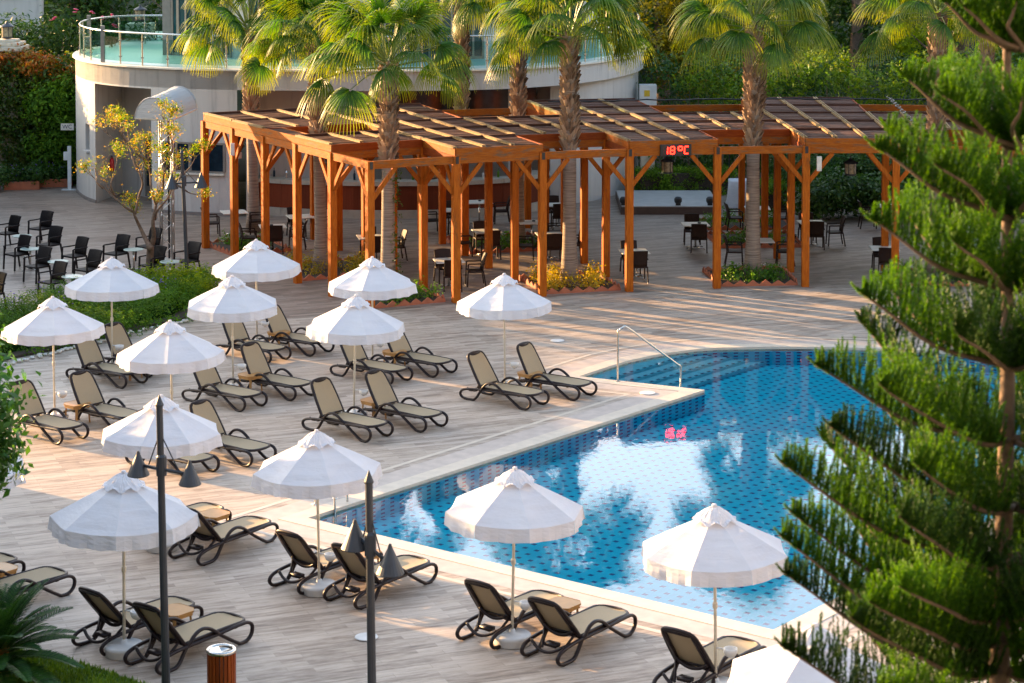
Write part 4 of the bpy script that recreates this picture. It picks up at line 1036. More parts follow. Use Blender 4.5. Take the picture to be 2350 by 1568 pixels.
for i in range(len(out2)-1):
    if ri0 <= i < ri1:
        w_ = wall(out2[i], out2[i+1], 4.12, HT)
        a, b_ = out2[i], out2[i+1]
    else: w_ = wall(out2[i], out2[i+1], 0, HT, ((.05,.97,1.75,2.65),) if i == 10 else ())
    mbw.add(w_.v, w_.f)
ra, rb = Vector((*out2[ri0], 0)), Vector((*out2[ri1], 0)); inn = Vector((.18, 1, 0)).normalized()
for p, q, za, zb in ((ra, ra+inn*2.6, 0, 4.12), (ra+inn*2.6, rb+inn*2.2, 0, 4.12), (rb+inn*2.2, rb, 0, 4.12)):
    ops = ((.42,.80,.02,2.15),) if (q-p).length > 1.9 and p == ra+inn*2.6 else ()
    w_ = wall((p.x, p.y), (q.x, q.y), za, zb, ops, .15); mbw.add(w_.v, w_.f)
mbw.add([(*out2[i], 4.12) for i in range(ri0, ri1+1)]+[tuple(rb+inn*2.2+Vector((0,0,4.12))), tuple(ra+inn*2.6+Vector((0,0,4.12)))], [tuple(range(ri1-ri0+3))])
# straight part with the window band and end wall of the bar opening
S0, S1, S2 = out2[-1], (-8.75,71.0), (-8.7,72.9)
mbw.build('wall', M['white'], bd, world=True)
# window band set into the front (its frame stands 2 cm proud)
def band(p, q, z0, z1, fr, glass, posts, nm='window'):
    p, q = Vector((*p, 0)), Vector((*q, 0)); d = (q-p); u = d.normalized(); nn = Vector((u.y, -u.x, 0))
    mb = MB(); fw = .06
    for t in posts: a = p+d*t+nn*.03; mb.beam(a+Vector((0,0,z0+fw)), a+Vector((0,0,z1-fw)), fw*1.3, .05, tuple(nn))
    for z in (z0+fw/2, z1-fw/2): mb.beam(p+nn*.03+Vector((0,0,z)), q+nn*.03+Vector((0,0,z)), .05, fw)
    w_ = mb.build(nm, fr, bd, world=True)
    mb = MB(); mb.beam(p+nn*.012+Vector((0,0,(z0+z1)/2)), q+nn*.012+Vector((0,0,(z0+z1)/2)), .02, z1-z0-.02); mb.build('pane', glass, w_, world=True)
    return w_
for k in (19, 21):
    w_ = band(out2[k], out2[k+2], 1.42, 2.42, M['frame'], M['navy'], (0.01,.5,.99))
    mb = MB(); a, b_ = Vector((*out2[k], 0)), Vector((*out2[k+2], 0)); u = (b_-a).normalized(); nn = Vector((u.y, -u.x, 0)); mb.beam(a+nn*.05+Vector((0,0,1.385)), b_+nn*.05+Vector((0,0,1.385)), .16, .06); mb.build('sill', M['cream'], w_, world=True)
a_ = Vector((*out2[10], 0)); b_ = Vector((*out2[11], 0)); inw = Vector((-(b_-a_).y, (b_-a_).x, 0)).normalized()
mb = MB(); mb.beam(a_+inw*.25+Vector((0,0,2.2)), b_+inw*.25+Vector((0,0,2.2)), .03, .95); w_ = mb.build('window', M['navy'], bd, world=True)
mb = MB(); mb.beam(a_.lerp(b_,.02)-inw*.05+Vector((0,0,1.71)), a_.lerp(b_,.95)-inw*.05+Vector((0,0,1.71)), .14, .06); mb.build('sill', M['white'], w_, world=True)
# door in the recess
p, q = ra+inn*2.6, rb+inn*2.2; d = q-p; mb = MB(); c0, c1 = p+d*.43, p+d*.79
mb.beam(c0+inn*.10+Vector((0,0,1.08)), c1+inn*.10+Vector((0,0,1.08)), .04, 2.12); dr_ = mb.build('door', M['frame'], bd, world=True)
mb = MB(); c0, c1 = p+d*.47, p+d*.75; mb.beam(c0+inn*.075+Vector((0,0,1.2)), c1+inn*.075+Vector((0,0,1.2)), .02, 1.6); mb.build('pane', M['navy'], dr_, world=True)
# plinth
mb = MB()
for i in range(len(out2)-1):
    if ri0 <= i < ri1: continue
    a, b_ = Vector((*out2[i], 0)), Vector((*out2[i+1], 0)); mb.beam(a+Vector((0,-.01,.06)), b_+Vector((0,-.01,.06)), .05, .11)
mb.build('plinth', M['base_grey'], bd, world=True)
# terrace slab with its long curved edge
edge2 = out2[3:] + [tuple(p)[:2] for p in smooth_path([Vector((a, b_, 0)) for a, b_ in [(-9.0,71.05),(-6.5,70.75),(-3.5,70.75),(-.8,71.2),(1.2,72.4),(2.8,74.2),(4.0,76.6),(4.8,79.6),(5.0,84)]], 3, False)][1:]
slab = ccw(edge2 + [(5,90),(-15.2,90)] + out2[:3])
def inset(pl, d): return offset(ccw(pl), -d)
mb = MB(); mb.prism(slab, 4.18, HT+.0); mb.build('slab', M['white'], bd, world=True)
mb = MB(); mb.prism(offset(slab, .10), HT+.002, HT+.055); mb.build('slab_trim', M['cream'], bd, world=True)
mb = MB(); mb.prism(inset(slab, .35), HT+.056, HT+.062); mb.build('terrace_floor', M['terrace'], bd, world=True)
# rooms and bar below the slab
for c_, d_ in (((-3.4,77.5,2.05),(10.4,.2,4.1)), ((-8.65,74.3,2.05),(.2,6.0,4.1)), ((-5.2,73.2,2.05),(.9,.3,4.1)), ((.1,73.4,2.05),(.45,.45,4.1)), ((2.0,78,2.05),(.25,8,4.1))):
    mb = MB(); mb.box(c_, d_); mb.build('wall', M['white'], bd, world=True)
mb = MB(); mb.box((-1.9,77.3,2.6), (5.5,.16,2.2)); mb.box((-7.2,77.3,2.4), (2.0,.16,2.2)); mb.build('bar_dark_panel', M['navy'], bd, world=True)  # dark panels on the back wall standing in for the shaded bar interior
# white rounded end on the right
rend = [tuple(p)[:2] for p in smooth_path([Vector((a, b_, 0)) for a, b_ in [(1.9,73.8),(3.0,75.0),(3.9,76.9),(4.6,79.6),(4.75,83.5)]], 4, False)]
mb = MB()
for i in range(len(rend)-1): w_ = wall(rend[i], rend[i+1], 0, 4.18); mb.add(w_.v, w_.f)
w_ = wall((1.3,73.75), rend[0], 0, 4.18); mb.add(w_.v, w_.f)
mb.build('wall', M['white'], bd, world=True)
# bar counter
cb_pts = [Vector((a, b_, 0)) for a, b_ in [(-8.55,72.0),(-7,71.3),(-4.5,70.9),(-2.0,71.1),(.0,71.9),(1.0,73.4)]]
cpth = smooth_path(cb_pts, 4, False); bar = thing('bar_counter', 'long curved bar counter clad in red-brown boards with a pale stone top', 'bar counter', (-4,72,0))
for nm, z0, z1, th, m_ in (('base', 0, .28, .62, M['marble']), ('cladding', .281, 1.08, .50, M['counter']), ('counter_top', 1.081, 1.22, .66, M['marble'])):
    mb = MB()
    for i in range(len(cpth)-1):
        a, b_ = cpth[i], cpth[i+1]; u = (b_-a).normalized()*.01; mb.beam(a-u+Vector((0,0,(z0+z1)/2)), b_+u+Vector((0,0,(z0+z1)/2)), th+i*.0004, z1-z0)
    mb.build(nm, m_, bar, world=True)
rg = random.Random(4)
for i in range(26):
    p = cpth[rg.randrange(2, len(cpth)-1)]; x, y = p.x+rg.uniform(-.4,.4), p.y+2.6+rg.uniform(-.3,.3)
for i in range(14):
    t_ = .12+.78*i/13; p = cpth[int(t_*(len(cpth)-1))]; mb = MB(); hh = rg.uniform(.2,.34)
    mb.lathe([(0,0),(.038,0),(.04,hh*.6),(.014,hh*.78),(.014,hh),(0,hh)], 8); o = mb.build('bottle', [M['navy'], M['steel'], M['lampglass'], M['bedgreen']][i % 4]); o.location = (p.x+.05*rg.uniform(-1,1), p.y+rg.uniform(.05,.2), 1.222)
    tag(o, 'small bottle standing on the stone bar top', 'bottle', 'bottles along the bar top')
# bar name on the white wall
def text(s, size, m_, name, loc, rot, parent=None, ext=.01):
    cu = bpy.data.curves.new(name, 'FONT'); cu.body = s; cu.size = size; cu.extrude = ext; cu.align_x = 'CENTER'; cu.align_y = 'CENTER'
    o = bpy.data.objects.new(name, cu); C.objects.link(o); dg = bpy.context.evaluated_depsgraph_get(); me = bpy.data.meshes.new_from_object(o.evaluated_get(dg))
    bpy.data.objects.remove(o); me.materials.clear(); me.materials.append(m_); o = link(name, me, parent); o.location = loc; o.rotation_euler = rot; return o
# upper storey
fac = [tuple(p)[:2] for p in smooth_path([Vector((a, b_, 0)) for a, b_ in [(-12.25,77.3),(-9.8,75.9),(-7.0,75.0),(-4.0,74.9),(-1.0,75.5),(1.5,77.2),(3.2,80.2)]], 4, False)]
mbc, z0, z1 = MB(), HT+.063, 9.4
for i in range(len(fac)-1):
    a, b_ = Vector((*fac[i], 0)), Vector((*fac[i+1], 0)); u = (b_-a).normalized(); nn = Vector((u.y, -u.x, 0))
    if i in (4, 9, 10, 16, 22, 23): w_ = wall(fac[i], fac[i+1], z0, z1); mbc.add(w_.v, w_.f); continue
    mb = MB()
    for t in (0.03, .5, .97): mb.beam(a.lerp(b_, t)+nn*.02+Vector((0,0,z0)), a.lerp(b_, t)+nn*.02+Vector((0,0,z1)), .07, .07, tuple(nn))
    for z in (z0+.05, z0+2.45, z1-.1): mb.beam(a+nn*.015+Vector((0,0,z)), b_+nn*.015+Vector((0,0,z)), .05, .09)
    w_ = mb.build('window', M['frame'], bd, world=True)
    mb = MB(); mb.beam(a+Vector((0,0,(z0+z1)/2)), b_+Vector((0,0,(z0+z1)/2)), .02, z1-z0); mb.build('pane', M['teal'], w_, world=True)
mb2 = wall((-12.9,84), fac[0], z0, z1); mb = MB(); mb.add(mb2.v, mb2.f); mb.build('side_glass', M['teal'], bd, world=True)
mb = MB(); mb.beam((-12.25,77.28,z0),(-12.25,77.28,z1), .30,.30); mb.build('corner_frame', M['frame'], bd, world=True)
mbc.build('wall', M['white'], bd, world=True)
mb = MB(); mb.prism(ccw([(p[0], p[1]-.5) for p in fac]+[(3.4,88),(-13,88)]), z1, z1+.5); mb.build('roof', M['white'], bd, world=True)
# railing of the terrace
rl = thing('terrace_railing', 'steel and glass railing round the edge of the roof terrace', 'railing', (-8,73,HT+.06))
rpath = [Vector((*p, 0)) for p in offset(slab, -.14)]
# take the part from the left back round the front to the right end
rp = [Vector((a, b_, 0)) for a, b_ in out2[0:]] + [Vector((*p, 0)) for p in edge2[len(out2)-3:]]
rp = [p for p in rp]
def shift_in(P, d):
    o = []
    for i, p in enumerate(P):
        a, b_ = P[max(i-1, 0)], P[min(i+1, len(P)-1)]; u = (b_-a); u = u.normalized() if u.length > 1e-6 else Vector((1,0,0)); o.append(p+Vector((-u.y, u.x, 0))*d)
    return o
rp = shift_in(rp, .16); back = [Vector((a, b_, 0)) for a, b_ in [(-12.9,82.6),(-13.7,82.75),(-14.5,82.5)]]; rp = back+rp[1:]
# resample
def resample(P, step):
    out = [P[0].copy()]; acc = 0
    for i in range(len(P)-1):
        a, b_ = P[i], P[i+1]; L = (b_-a).length
        if L < 1e-6: continue
        t = step-acc
        while t <= L: out.append(a.lerp(b_, t/L)); t += step
        acc = (acc+L) % step
    return out
rs = resample(rp, 1.08); zt = HT+.06
mb = MB(); fine = resample(rp, .35); mb.tube([p+Vector((0,0,zt+1.08)) for p in fine], .032, 8); mb.build('handrail', M['steel'], rl, True, True)
for i, p in enumerate(rs):
    mb = MB(); big = i in (4, 10, 16) 
    if big: mb.box((p.x, p.y, zt+.62), (.13,.13,1.24))
    else:
        mb.tube([p+Vector((0,0,zt)), p+Vector((0,0,zt+1.07))], .028, 8)
        for z in (.26,.80): mb.box((p.x, p.y, zt+z), (.10,.07,.04))
    mb.build('post', M['frame'] if big else M['steel'], rl, world=True)
    if i < len(rs)-1:
        q = rs[i+1]; mb = MB(); u = (q-p).normalized()*.05; mb.beam(p+u+Vector((0,0,zt+.50)), q-u+Vector((0,0,zt+.50)), .012, .80); mb.build('glass_panel', M['glass'], rl, world=True)
# WC sign
wc = thing('wc_sign', 'small cream sign with the letters WC projecting from the white wall', 'sign', (-15.75,77.4,2.14))
mb = MB(); mb.box((-.12,0,.13), (.46,.03,.24)); mb.build('board', M['signcream'], wc); text('WC', .20, M['navypaint'], 'lettering', (-.12,-.02,.13), (math.pi/2,0,0), wc, .004)
mb = MB(); mb.box((.16,0,.13), (.12,.02,.04)); mb.build('bracket', M['steel'], wc)
# bar sign fragments on the wall behind the pergola
bs = thing('bar_wall_sign', 'dark blue lettering on the white wall behind the first palm', 'sign', (-8.0,72.55,2.0))
mb = MB(); mb.box((-7.6,73.4,2.05), (1.9,.15,4.1)); mb.build('wall', M['white'], bd, world=True)
bs.location = (-7.7,73.31,2.0); text('S', .75, M['navypaint'], 'letter', (-.35,0,1.0), (math.pi/2,0,0), bs, .006); text('Ba', .36, M['navypaint'], 'letter', (.45,0,.72), (math.pi/2,0,0), bs, .006)
# fire extinguisher and flood light wires
fe = thing('fire_extinguisher', 'red fire extinguisher hanging on the recess wall', 'fire extinguisher', (ra.x+.55*0+inn.x*1.2+.13, ra.y+inn.y*1.2, .95))
mb = MB(); mb.lathe([(0,0),(.07,.0),(.075,.06),(.075,.40),(.03,.47),(0,.48)], 12); mb.build('tank', M['red'], fe, True); mb = MB(); mb.box((0,0,.51), (.05,.12,.05)); mb.build('valve', M['black'], fe)

# ------------------------------------------------------------------ truss tower with barrel cover
tb = G(384, 597); tw = thing('truss_tower', 'aluminium truss tower carrying a white half-barrel canvas cover', 'tower', tb)
mb = MB(); s = .17; zt_ = 4.25
for x, y in ((-s,-s),(s,-s),(s,s),(-s,s)): mb.tube([(x,y,.02),(x,y,zt_)], .026, 8)
k = 0; z = .1
while z < zt_-.3:
    for (a, b_) in (((-s,-s),(s,-s)),((s,-s),(s,s)),((s,s),(-s,s)),((-s,s),(-s,-s))):
        if k % 2: a, b_ = b_, a
        mb.tube([(a[0],a[1],z),(b_[0],b_[1],z+.33)], .011, 5)
    z += .33; k += 1
mb.box((0,0,.01), (.7,.7,.018)); mb.build('mast', M['alu'], tw, True)
mb = MB(); mb.box((.06,.0,zt_/2), (.05,.05,zt_-.1)); mb.build('cable_chain', M['black'], tw)
fr = MB(); N = 14; Lh = .58; rad = .62; axd = Vector((.52,.82,.20)); acr = Vector((.90,-.43,0)).normalized()
def bp_(t, y, k=1.0):
    a = math.pi*t; return acr*(-math.cos(a)*rad*k) + axd*y + Vector((0,0,math.sin(a)*.62*k+zt_+.02))
b = 0
for i in range(N+1):
    for j in range(7):
        y = -Lh+2*Lh*j/6; fr.v.append(tuple(bp_(i/N, y, 1-.015*abs(math.sin(j*math.pi/2)))))
for i in range(N):
    for j in range(6): q = i*7+j; fr.f.append((q, q+1, q+8, q+7))
for j in (0, 6):
    c = len(fr.v); fr.v.append(tuple(bp_(0,0,0)*0+ (bp_(0, -Lh if j == 0 else Lh)+bp_(1, -Lh if j == 0 else Lh))/2))
    for i in range(N): fr.f.append((i*7+j, (i+1)*7+j, c) if j == 0 else ((i+1)*7+j, i*7+j, c))
fr.build('canvas_cover', M['tarp'], tw, False)
mb = MB()
for y in (-Lh, Lh): mb.tube([bp_(0, y), bp_(1, y)], .03, 6); mb.tube([bp_(i/N, y, 1.01) for i in range(N+1)], .016, 5)
mb.tube([bp_(0,-Lh), bp_(0,Lh)], .03, 6); mb.tube([bp_(1,-Lh), bp_(1,Lh)], .03, 6); mb.build('cover_frame', M['alu'], tw)
mb = MB(); mb.box((0,0,zt_+.12), (.5,.4,.22)); mb.build('lamp_box', M['black'], tw)

# ------------------------------------------------------------------ lamp posts
def lamp_post(lab, base, h, sep, rz, lean=0.0, arm=.72, cr=.2, chh=.42, tl=0.0):
    t = thing('lamp_post', lab, 'lamp post', base, rz, 'twin cone lamp posts'); za = h*arm if arm < 1 else arm
    mb = MB(); mb.tube([(0,0,0),(0,0,.4),(lean,0,h-.12)], [.062,.055,.045], 12); mb.lathe([(.055,0),(.058,.02),(.0,.16)], 12, (lean,0,h-.13)); mb.lathe([(.07,0),(.07,.25),(.05,.28)], 12, (lean*.6,0,za-.05)); mb.build('pole', M['lamp'], t, False)
    mb = MB(); mb.tube([(-sep,0,za+.03+tl),(sep,0,za+.03-tl)], .022, 8); mb.build('arm', M['lamp'], t, True)
    for sx in (-1, 1):
        mb = MB(); mb.tube([(lean*.8+sx*.03,0,h-.55),(sx*sep*.72,0,za+.05-sx*tl)], .009, 5); mb.build('stay', M['lamp'], t)
        mb = MB(); mb.lathe([(.0,chh-.06),(.015,chh-.06),(.03,chh-.11),(cr,-.06),(cr-.005,-.07),(.0,-.065)], 22, (sx*(sep+.07),0,za-.04-sx*tl)); sh = mb.build('cone_shade', M['lamp'], t, False)
        mb = MB(); mb.lathe([(cr*.8,-.067),(cr*.6,-.09),(.0,-.10)], 16, (sx*(sep+.07),0,za-.04-sx*tl)); mb.build('diffuser', M['lampglass'], sh, True)
    return t
lamp_post('tall dark twin cone lamp post in front of the umbrella on the left', G(381,1600), 4.06, .31, R(-18), -.06, 3.05, .15, .32, .03)
lamp_post('dark twin cone lamp post near the lower left pool corner', G(857,1866), 4.03, .19, R(-35), -.05, 3.10, .165, .34, .10)
lamp_post('far grey twin cone lamp post standing in the hedge by the autumn tree', G(430,664), 3.8, .33, R(20), -.12, 2.85, .18, .40)

# ------------------------------------------------------------------ hedge with pebbles
hp = [G(-120,800), G(-60,740), G(60,722), G(150,697), G(250,672), G(340,656), G(420,652), G(480,660), G(490,680), G(462,712), G(420,735), G(340,752), G(250,780), G(120,806), G(0,830), G(-120,850)]
hc = sum(hp, Vector((0,0,0)))/len(hp)
mb = MB(); mb.prism(ccw([P2(p) for p in hp]), .006, .06); tag(mb.build('bed_soil', M['soil']), kind='structure')
def inside(x, y, poly):
    c = False; j = len(poly)-1
    for i in range(len(poly)):
        if (poly[i].y > y) != (poly[j].y > y) and x < (poly[j].x-poly[i].x)*(y-poly[i].y)/(poly[j].y-poly[i].y)+poly[i].x: c = not c
        j = i
    return c
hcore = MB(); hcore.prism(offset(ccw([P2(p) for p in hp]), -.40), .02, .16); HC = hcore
rg = random.Random(8); bl, bl2 = [], []
while len(bl) < 190:
    u, v = rg.uniform(-110, 480), rg.uniform(655, 840); p = G(u, v)
    if inside(p.x, p.y, hp): bl.append((p.x, p.y, .24, .55, .45, .34+.08*math.sin(p.x*2)))
bush('low_hedge', 'low dense green hedge with a mounded top along the white pebbles', bl, 66000, .075, M['hedge'], 21, None, 'hedge', core=False, shell=.75, up=1.6)
HC.build('hedge_body', simple('hedge_inside', (.012,.03,.006), .95, spec=.0), [o for o in C.objects if o.name.startswith('low_hedge')][0], world=True)
bl2 = [(*P2(G(u, v)), .42, .6, .45, .30) for u, v in ((440,665),(400,664),(462,675),(360,668),(420,680),(455,690),(330,672))]
bush('low_hedge', 'yellow-green rounded shrub at the lamp post end of the hedge', bl2, 4200, .08, M['lime'], 22, None, 'hedge', core=False, shell=.35, up=.8)
for i, (u, v, m_) in enumerate(((30,735,'violet'),(150,740,'violet'),(355,690,'violet'),(380,700,'violet'),(95,720,'violet'))):
    p = G(u, v); pl = thing('violet_flower_plant', 'thin stems with tiny violet flowers poking out of the hedge', 'flower plant', p, 0, 'violet flowers in the hedge')
    st, fl = MB(), MB()
    for k in range(12):
        a, rr, hh = rg.uniform(0,6.28), rg.uniform(.02,.5), rg.uniform(.45,.8); q = (math.cos(a)*rr, math.sin(a)*rr, hh)
        st.tube([(q[0]*.4,q[1]*.4,.1), q], .006, 3); fl.lathe([(0,-.01),(.022,.012),(0,.02)], 5, q)
    st.build('stems', M['mid'], pl); fl.build('flowers', M[m_], pl)
# pebble border: individual stones along the front edge
ph = [G(300,765), G(340,757), G(400,745), G(430,740), G(468,722), G(497,690), G(492,668)]; ph0 = [G(-40,850), G(40,833), G(120,814), G(200,795), G(250,783), G(300,765)]
me = bpy.data.meshes.new('pebble'); mb = MB(); mb.lathe([(0,-.04),(.05,-.03),(.075,0),(.055,.035),(0,.05)], 8); me.from_pydata(mb.v, [], mb.f); me.materials.append(M['pebble']); me.polygons.foreach_set('use_smooth', [True]*len(me.polygons))
for P_ in (ph0, ph):
    for i, q in enumerate(resample(P_, .115)):
        o = link('border_pebble', me); s_ = rg.uniform(.55,1.05); o.location = (q.x+rg.uniform(-.06,.06), q.y+rg.uniform(-.09,.09), .045*s_); o.scale = (s_*rg.uniform(.9,1.4), s_, s_); o.rotation_euler = (0,0,rg.uniform(0,3))
        tag(o, 'white rounded pebble in the border of the hedge', 'pebble', 'white pebbles edging the hedge')

# ------------------------------------------------------------------ autumn tree (thin, multi-stemmed)
ab = G(346, 646); at_ = thing('autumn_tree', 'thin multi-stemmed tree with sparse golden and green leaves', 'tree', ab); mb = MB(); tips = []
def br(p, d, L, r, depth, rg):
    pts = [p]; q = p.copy(); dd = d.copy()
    for i in range(4):
        dd = (dd+Vector((rg.uniform(-.14,.14), rg.uniform(-.14,.14), .10))).normalized(); q = q+dd*L/4; pts.append(q.copy())
    mb.tube(pts, [r*(1-.12*i) for i in range(5)], 6 if r > .02 else 4)
    if depth == 0 or L < .25: tips.append((q.copy(), dd.copy())); return
    for i in range(rg.choice((2,3))):
        a = Vector((rg.uniform(-1,1), rg.uniform(-1,1), rg.uniform(-.1,.6))).normalized(); br(q, (dd+a*.55).normalized(), L*rg.uniform(.58,.78), r*.58, depth-1, rg)
rg = random.Random(31)
sc_ = 5000/((646+258)**-1*54000)   # px per metre here
def apx(u, v): return Vector(((u-346)/sc_, rg.uniform(-.25,.25), (646-v)/sc_))
trunk = [Vector((0,0,0)), Vector((-.02,0,.5)), Vector((.0,0,.95)), apx(347,563)]
mb.tube(trunk, [.13,.11,.10,.095], 10)
limbs = [[(347,563),(338,552),(320,520),(312,490)],[(347,563),(352,540),(354,505),(358,470)],[(354,505),(365,480),(385,455),(398,420)],[(312,490),(290,475),(262,450),(240,430)],[(312,490),(318,450),(330,420),(322,390)],[(358,470),(352,430),(345,395),(338,370)],[(358,470),(372,435),(380,400),(392,360)],[(322,390),(310,360),(295,335),(286,312)],[(338,370),(320,350),(300,330),(278,318)],[(392,360),(398,340),(392,315),(388,300)],[(240,430),(228,415),(222,405)],[(398,420),(420,402),(436,385)],[(398,420),(418,425),(432,440)],[(262,450),(258,425),(262,400)]]
for L_ in limbs:
    P_ = [apx(*q) for q in L_]; r0 = .075 if L_[0] == (347,563) else .04
    mb.tube(smooth_path(P_, 3, False), [r0*(1-.55*i/(3*(len(P_)-1))) for i in range(3*(len(P_)-1)+1)], 7)
    br(P_[-1], (P_[-1]-P_[-2]).normalized(), .38, .018, 2, rg)
    if len(P_) > 3: br(P_[2], (P_[2]-P_[1]+Vector((rg.uniform(-.2,.2), 0, .2))).normalized(), .35, .018, 2, rg)
mb.build('trunk', M['bark'], at_, True)
bl = [(p.x, p.y, p.z, .19, .19, .10) for p, d in tips]
o = leaves('foliage', bl, len(bl)*42, .062, M['gold'], at_, 5, shell=.1, clump=5, aspect=.35, world=False, cspread=1.4)
bl2 = [(p.x+.05, p.y, p.z+.03, .15, .15, .05) for p, d in tips[::3]]
leaves('foliage', bl2, len(bl2)*50, .08, M['mid'], at_, 6, shell=.1, clump=10, aspect=.4, world=False)

# ------------------------------------------------------------------ far left: ivy wall, planters, pillar, post
iv = []
rg = random.Random(3)
for i in range(150):
    x = rg.uniform(-21.5,-14.6); y = 79.3 + (x+16)*-.12+rg.uniform(-.3,.3)+max(0, x+15.9)*2.2; z = rg.uniform(.4, 4.3)
    iv.append((x, y, z, .65,.55,.65))
t = thing('ivy_wall', 'tall wall overgrown with ivy and green climbers at the left', 'hedge', (-18,79.5,0))
mb = MB(); mb.box((-19.5,80.6,2.1), (10,.5,4.2), R(-4)); mb.build('wall', M['stone'], t, world=True)
leaves('foliage', iv, 26000, .16, M['ivy'], t, 51, shell=.5, up=.1)
leaves('bright_foliage', [(rg.uniform(-17.2,-15.2), 78.6+rg.uniform(-.3,.3), rg.uniform(.8,3.6), .7,.4,.7) for i in range(24)], 9000, .16, M['hedge'], t, 52, shell=.5, up=.2)
leaves('orange_foliage', [(x, 79.4-(x+16)*.12+rg.uniform(-.3,.3), 4.25+.28*math.sin(x*1.3)+rg.uniform(-.15,.1), .5,.45,.3) for x in np.linspace(-21,-14.9,46)], 7500, .15, M['autumn'], t, 53, shell=.5, up=.5)
pil = thing('stone_pillar', 'cream stone gate pillar with a stepped cap rising out of the ivy', 'pillar', (-18.65,80.3,-.2))
mb = MB(); mb.box((0,0,2.5), (.9,.9,5.0)); mb.build('shaft', M['stone'], pil); mb = MB(); mb.box((0,0,5.08), (1.35,1.35,.18)); mb.box((0,0,5.24), (1.15,1.15,.14)); mb.box((0,0,5.36), (.8,.8,.1)); bev(mb.build('cap', M['stone'], pil), .03)
pl2 = make_lantern(False); pl2.location = (-18.65,80.3,5.25); pl2['label'] = 'dark lantern standing on the cream stone pillar'; pl2.scale = (1.25,)*3
pl3 = dup(pl2, (-14.7,86,5.55), 0, 'dark lantern seen above the terrace railing at the back', None, (1.25,)*3)
mb = MB(); mb.box((-14.7,86,2.72), (1.0,1.0,5.45)); tag(mb.build('stone_pillar', M['stone']), 'second stone pillar behind the terrace glass', 'pillar')
def planter(lab, x, y, L, seed, fl='violet'):
    t = thing('planter', lab, 'planter', (x, y, 0), .12, 'terracotta planters along the ivy wall')
    mb = MB(); mb.box((0,0,.15), (L,.42,.30)); bev(mb.build('trough', M['terra'], t), .02)
    mb = MB(); mb.box((0,0,.31), (L*.94,.36,.03)); mb.build('soil', M['soil'], t)
    leaves('foliage', [(L*k/5-L/2+.1, 0, .55, .30,.35,.36) for k in range(6)], 2200, .10, M['dark'], t, seed, shell=.3, world=False)
    f = MB(); rg = random.Random(seed)
    for k in range(16): f.lathe([(0,-.012),(.022,.0),(0,.02)], 5, (rg.uniform(-L/2,L/2), rg.uniform(-.45,-.1), rg.uniform(.45,.95)))
    f.build('flowers', M['violet'], t)
planter('terracotta trough of dark leafy flowers at the left edge', -18.85, 76.9, 1.3, 61); planter('terracotta trough of dark leafy flowers in the middle of its row', -17.55, 77.6, 1.25, 62); planter('terracotta trough of dark leafy flowers nearest the white post', -16.5, 78.3, 1.2, 63)
ps = G(160, 436); sp_ = thing('sanitizer_stand', 'white upright stand with a flat foot beside the building corner', 'stand', ps)
mb = MB(); mb.box((0,0,.012), (.55,.30,.024)); bev(mb.build('foot', M['basep'], sp_), .006); mb = MB(); mb.box((0,0,.80), (.13,.09,1.55)); bev(mb.build('post', M['basep'], sp_), .01); mb = MB(); mb.box((-.13,-.0,1.22), (.14,.12,.30)); bev(mb.build('holder', M['basep'], sp_), .01)
mb = MB(); mb.tube([(0,0,0),(0,0,1.25)], .035, 8); o = mb.build('bollard', M['basep'], None, True); o.location = G(4,405); tag(o, 'thin white post at the left edge before the planters', 'post')

# ------------------------------------------------------------------ stage, lights, covered stand
sgc = (G(1425,493)+G(1655,493))/2; sg = thing('stage', 'low stage platform with a grey top and dark brown skirt', 'stage', (sgc.x, sgc.y, 0))
sw = (G(1655,493)-G(1425,493)).length; mb = MB(); mb.box((0,1.9,.125), (sw,3.8,.25)); mb.build('skirt', M['stageside'], sg); mb = MB(); mb.box((0,1.9,.265), (sw-.06,3.78,.028)); mb.build('top', M['stagetop'], sg)
for k, x in enumerate((-sw/2+.1, .25, sw/2-.35)):
    t = thing('stage_spotlight', 'small round black spotlight on the %s of the stage front' % ('left end','middle','right end')[k], 'spotlight', (sgc.x+x, sgc.y+.25, .28), 0, 'spotlights on the stage edge')
    mb = MB(); mb.lathe([(0,.05),(.09,.06),(.13,.13),(.13,.22),(.08,.28),(0,.29)], 14); mb.build('body', M['black'], t, True); mb = MB(); mb.box((0,0,.03), (.16,.12,.06)); mb.build('yoke', M['black'], t)
def tripod(lab, base, h, extra=None):
    t = thing('speaker_stand', lab, 'tripod stand', base); mb = MB(); mb.tube([(0,0,.25),(0,0,h)], .02, 8)
    for k in range(3): a = k*2.094+.4; mb.tube([(0,0,.75),(math.cos(a)*.55, math.sin(a)*.55, .02)], .014, 6)
    mb.build('tripod', M['black'], t)
    mb = MB(); mb.box((0,0,h+.25), (.36,.32,.55)); bev(mb.build('cabinet', extra or M['black'], t), .02); return t
tripod('black tripod with a pale speaker box right of the stage', G(1673,468), 2.5, M['basep']); tripod('black tripod with a dark speaker at the left end of the stage', G(1455,452), 2.3)
cs = thing('covered_cart', 'small table draped in a crumpled white cloth beside the stage', 'covered table', G(1697,475))
mb = MB(); b = 0; N = 20
for i, (z, r) in enumerate(((0.02,.44),(.3,.40),(.6,.37),(.9,.36),(.93,.34),(.935,0.01))):
    for k in range(N):
        a = 2*math.pi*k/N; sx = max(-1, min(1, 1.35*math.cos(a))); sy = max(-1, min(1, 1.35*math.sin(a))); f = 1+(.10*math.sin(k*2.7+z*2) if z < .8 else 0)
        mb.v.append((sx*r*f, sy*r*f, z))
for i in range(5):
    for k in range(N): k2 = (k+1) % N; mb.f.append((i*N+k, i*N+k2, (i+1)*N+k2, (i+1)*N+k))
mb.build('cloth', M['cloth'], cs, True)
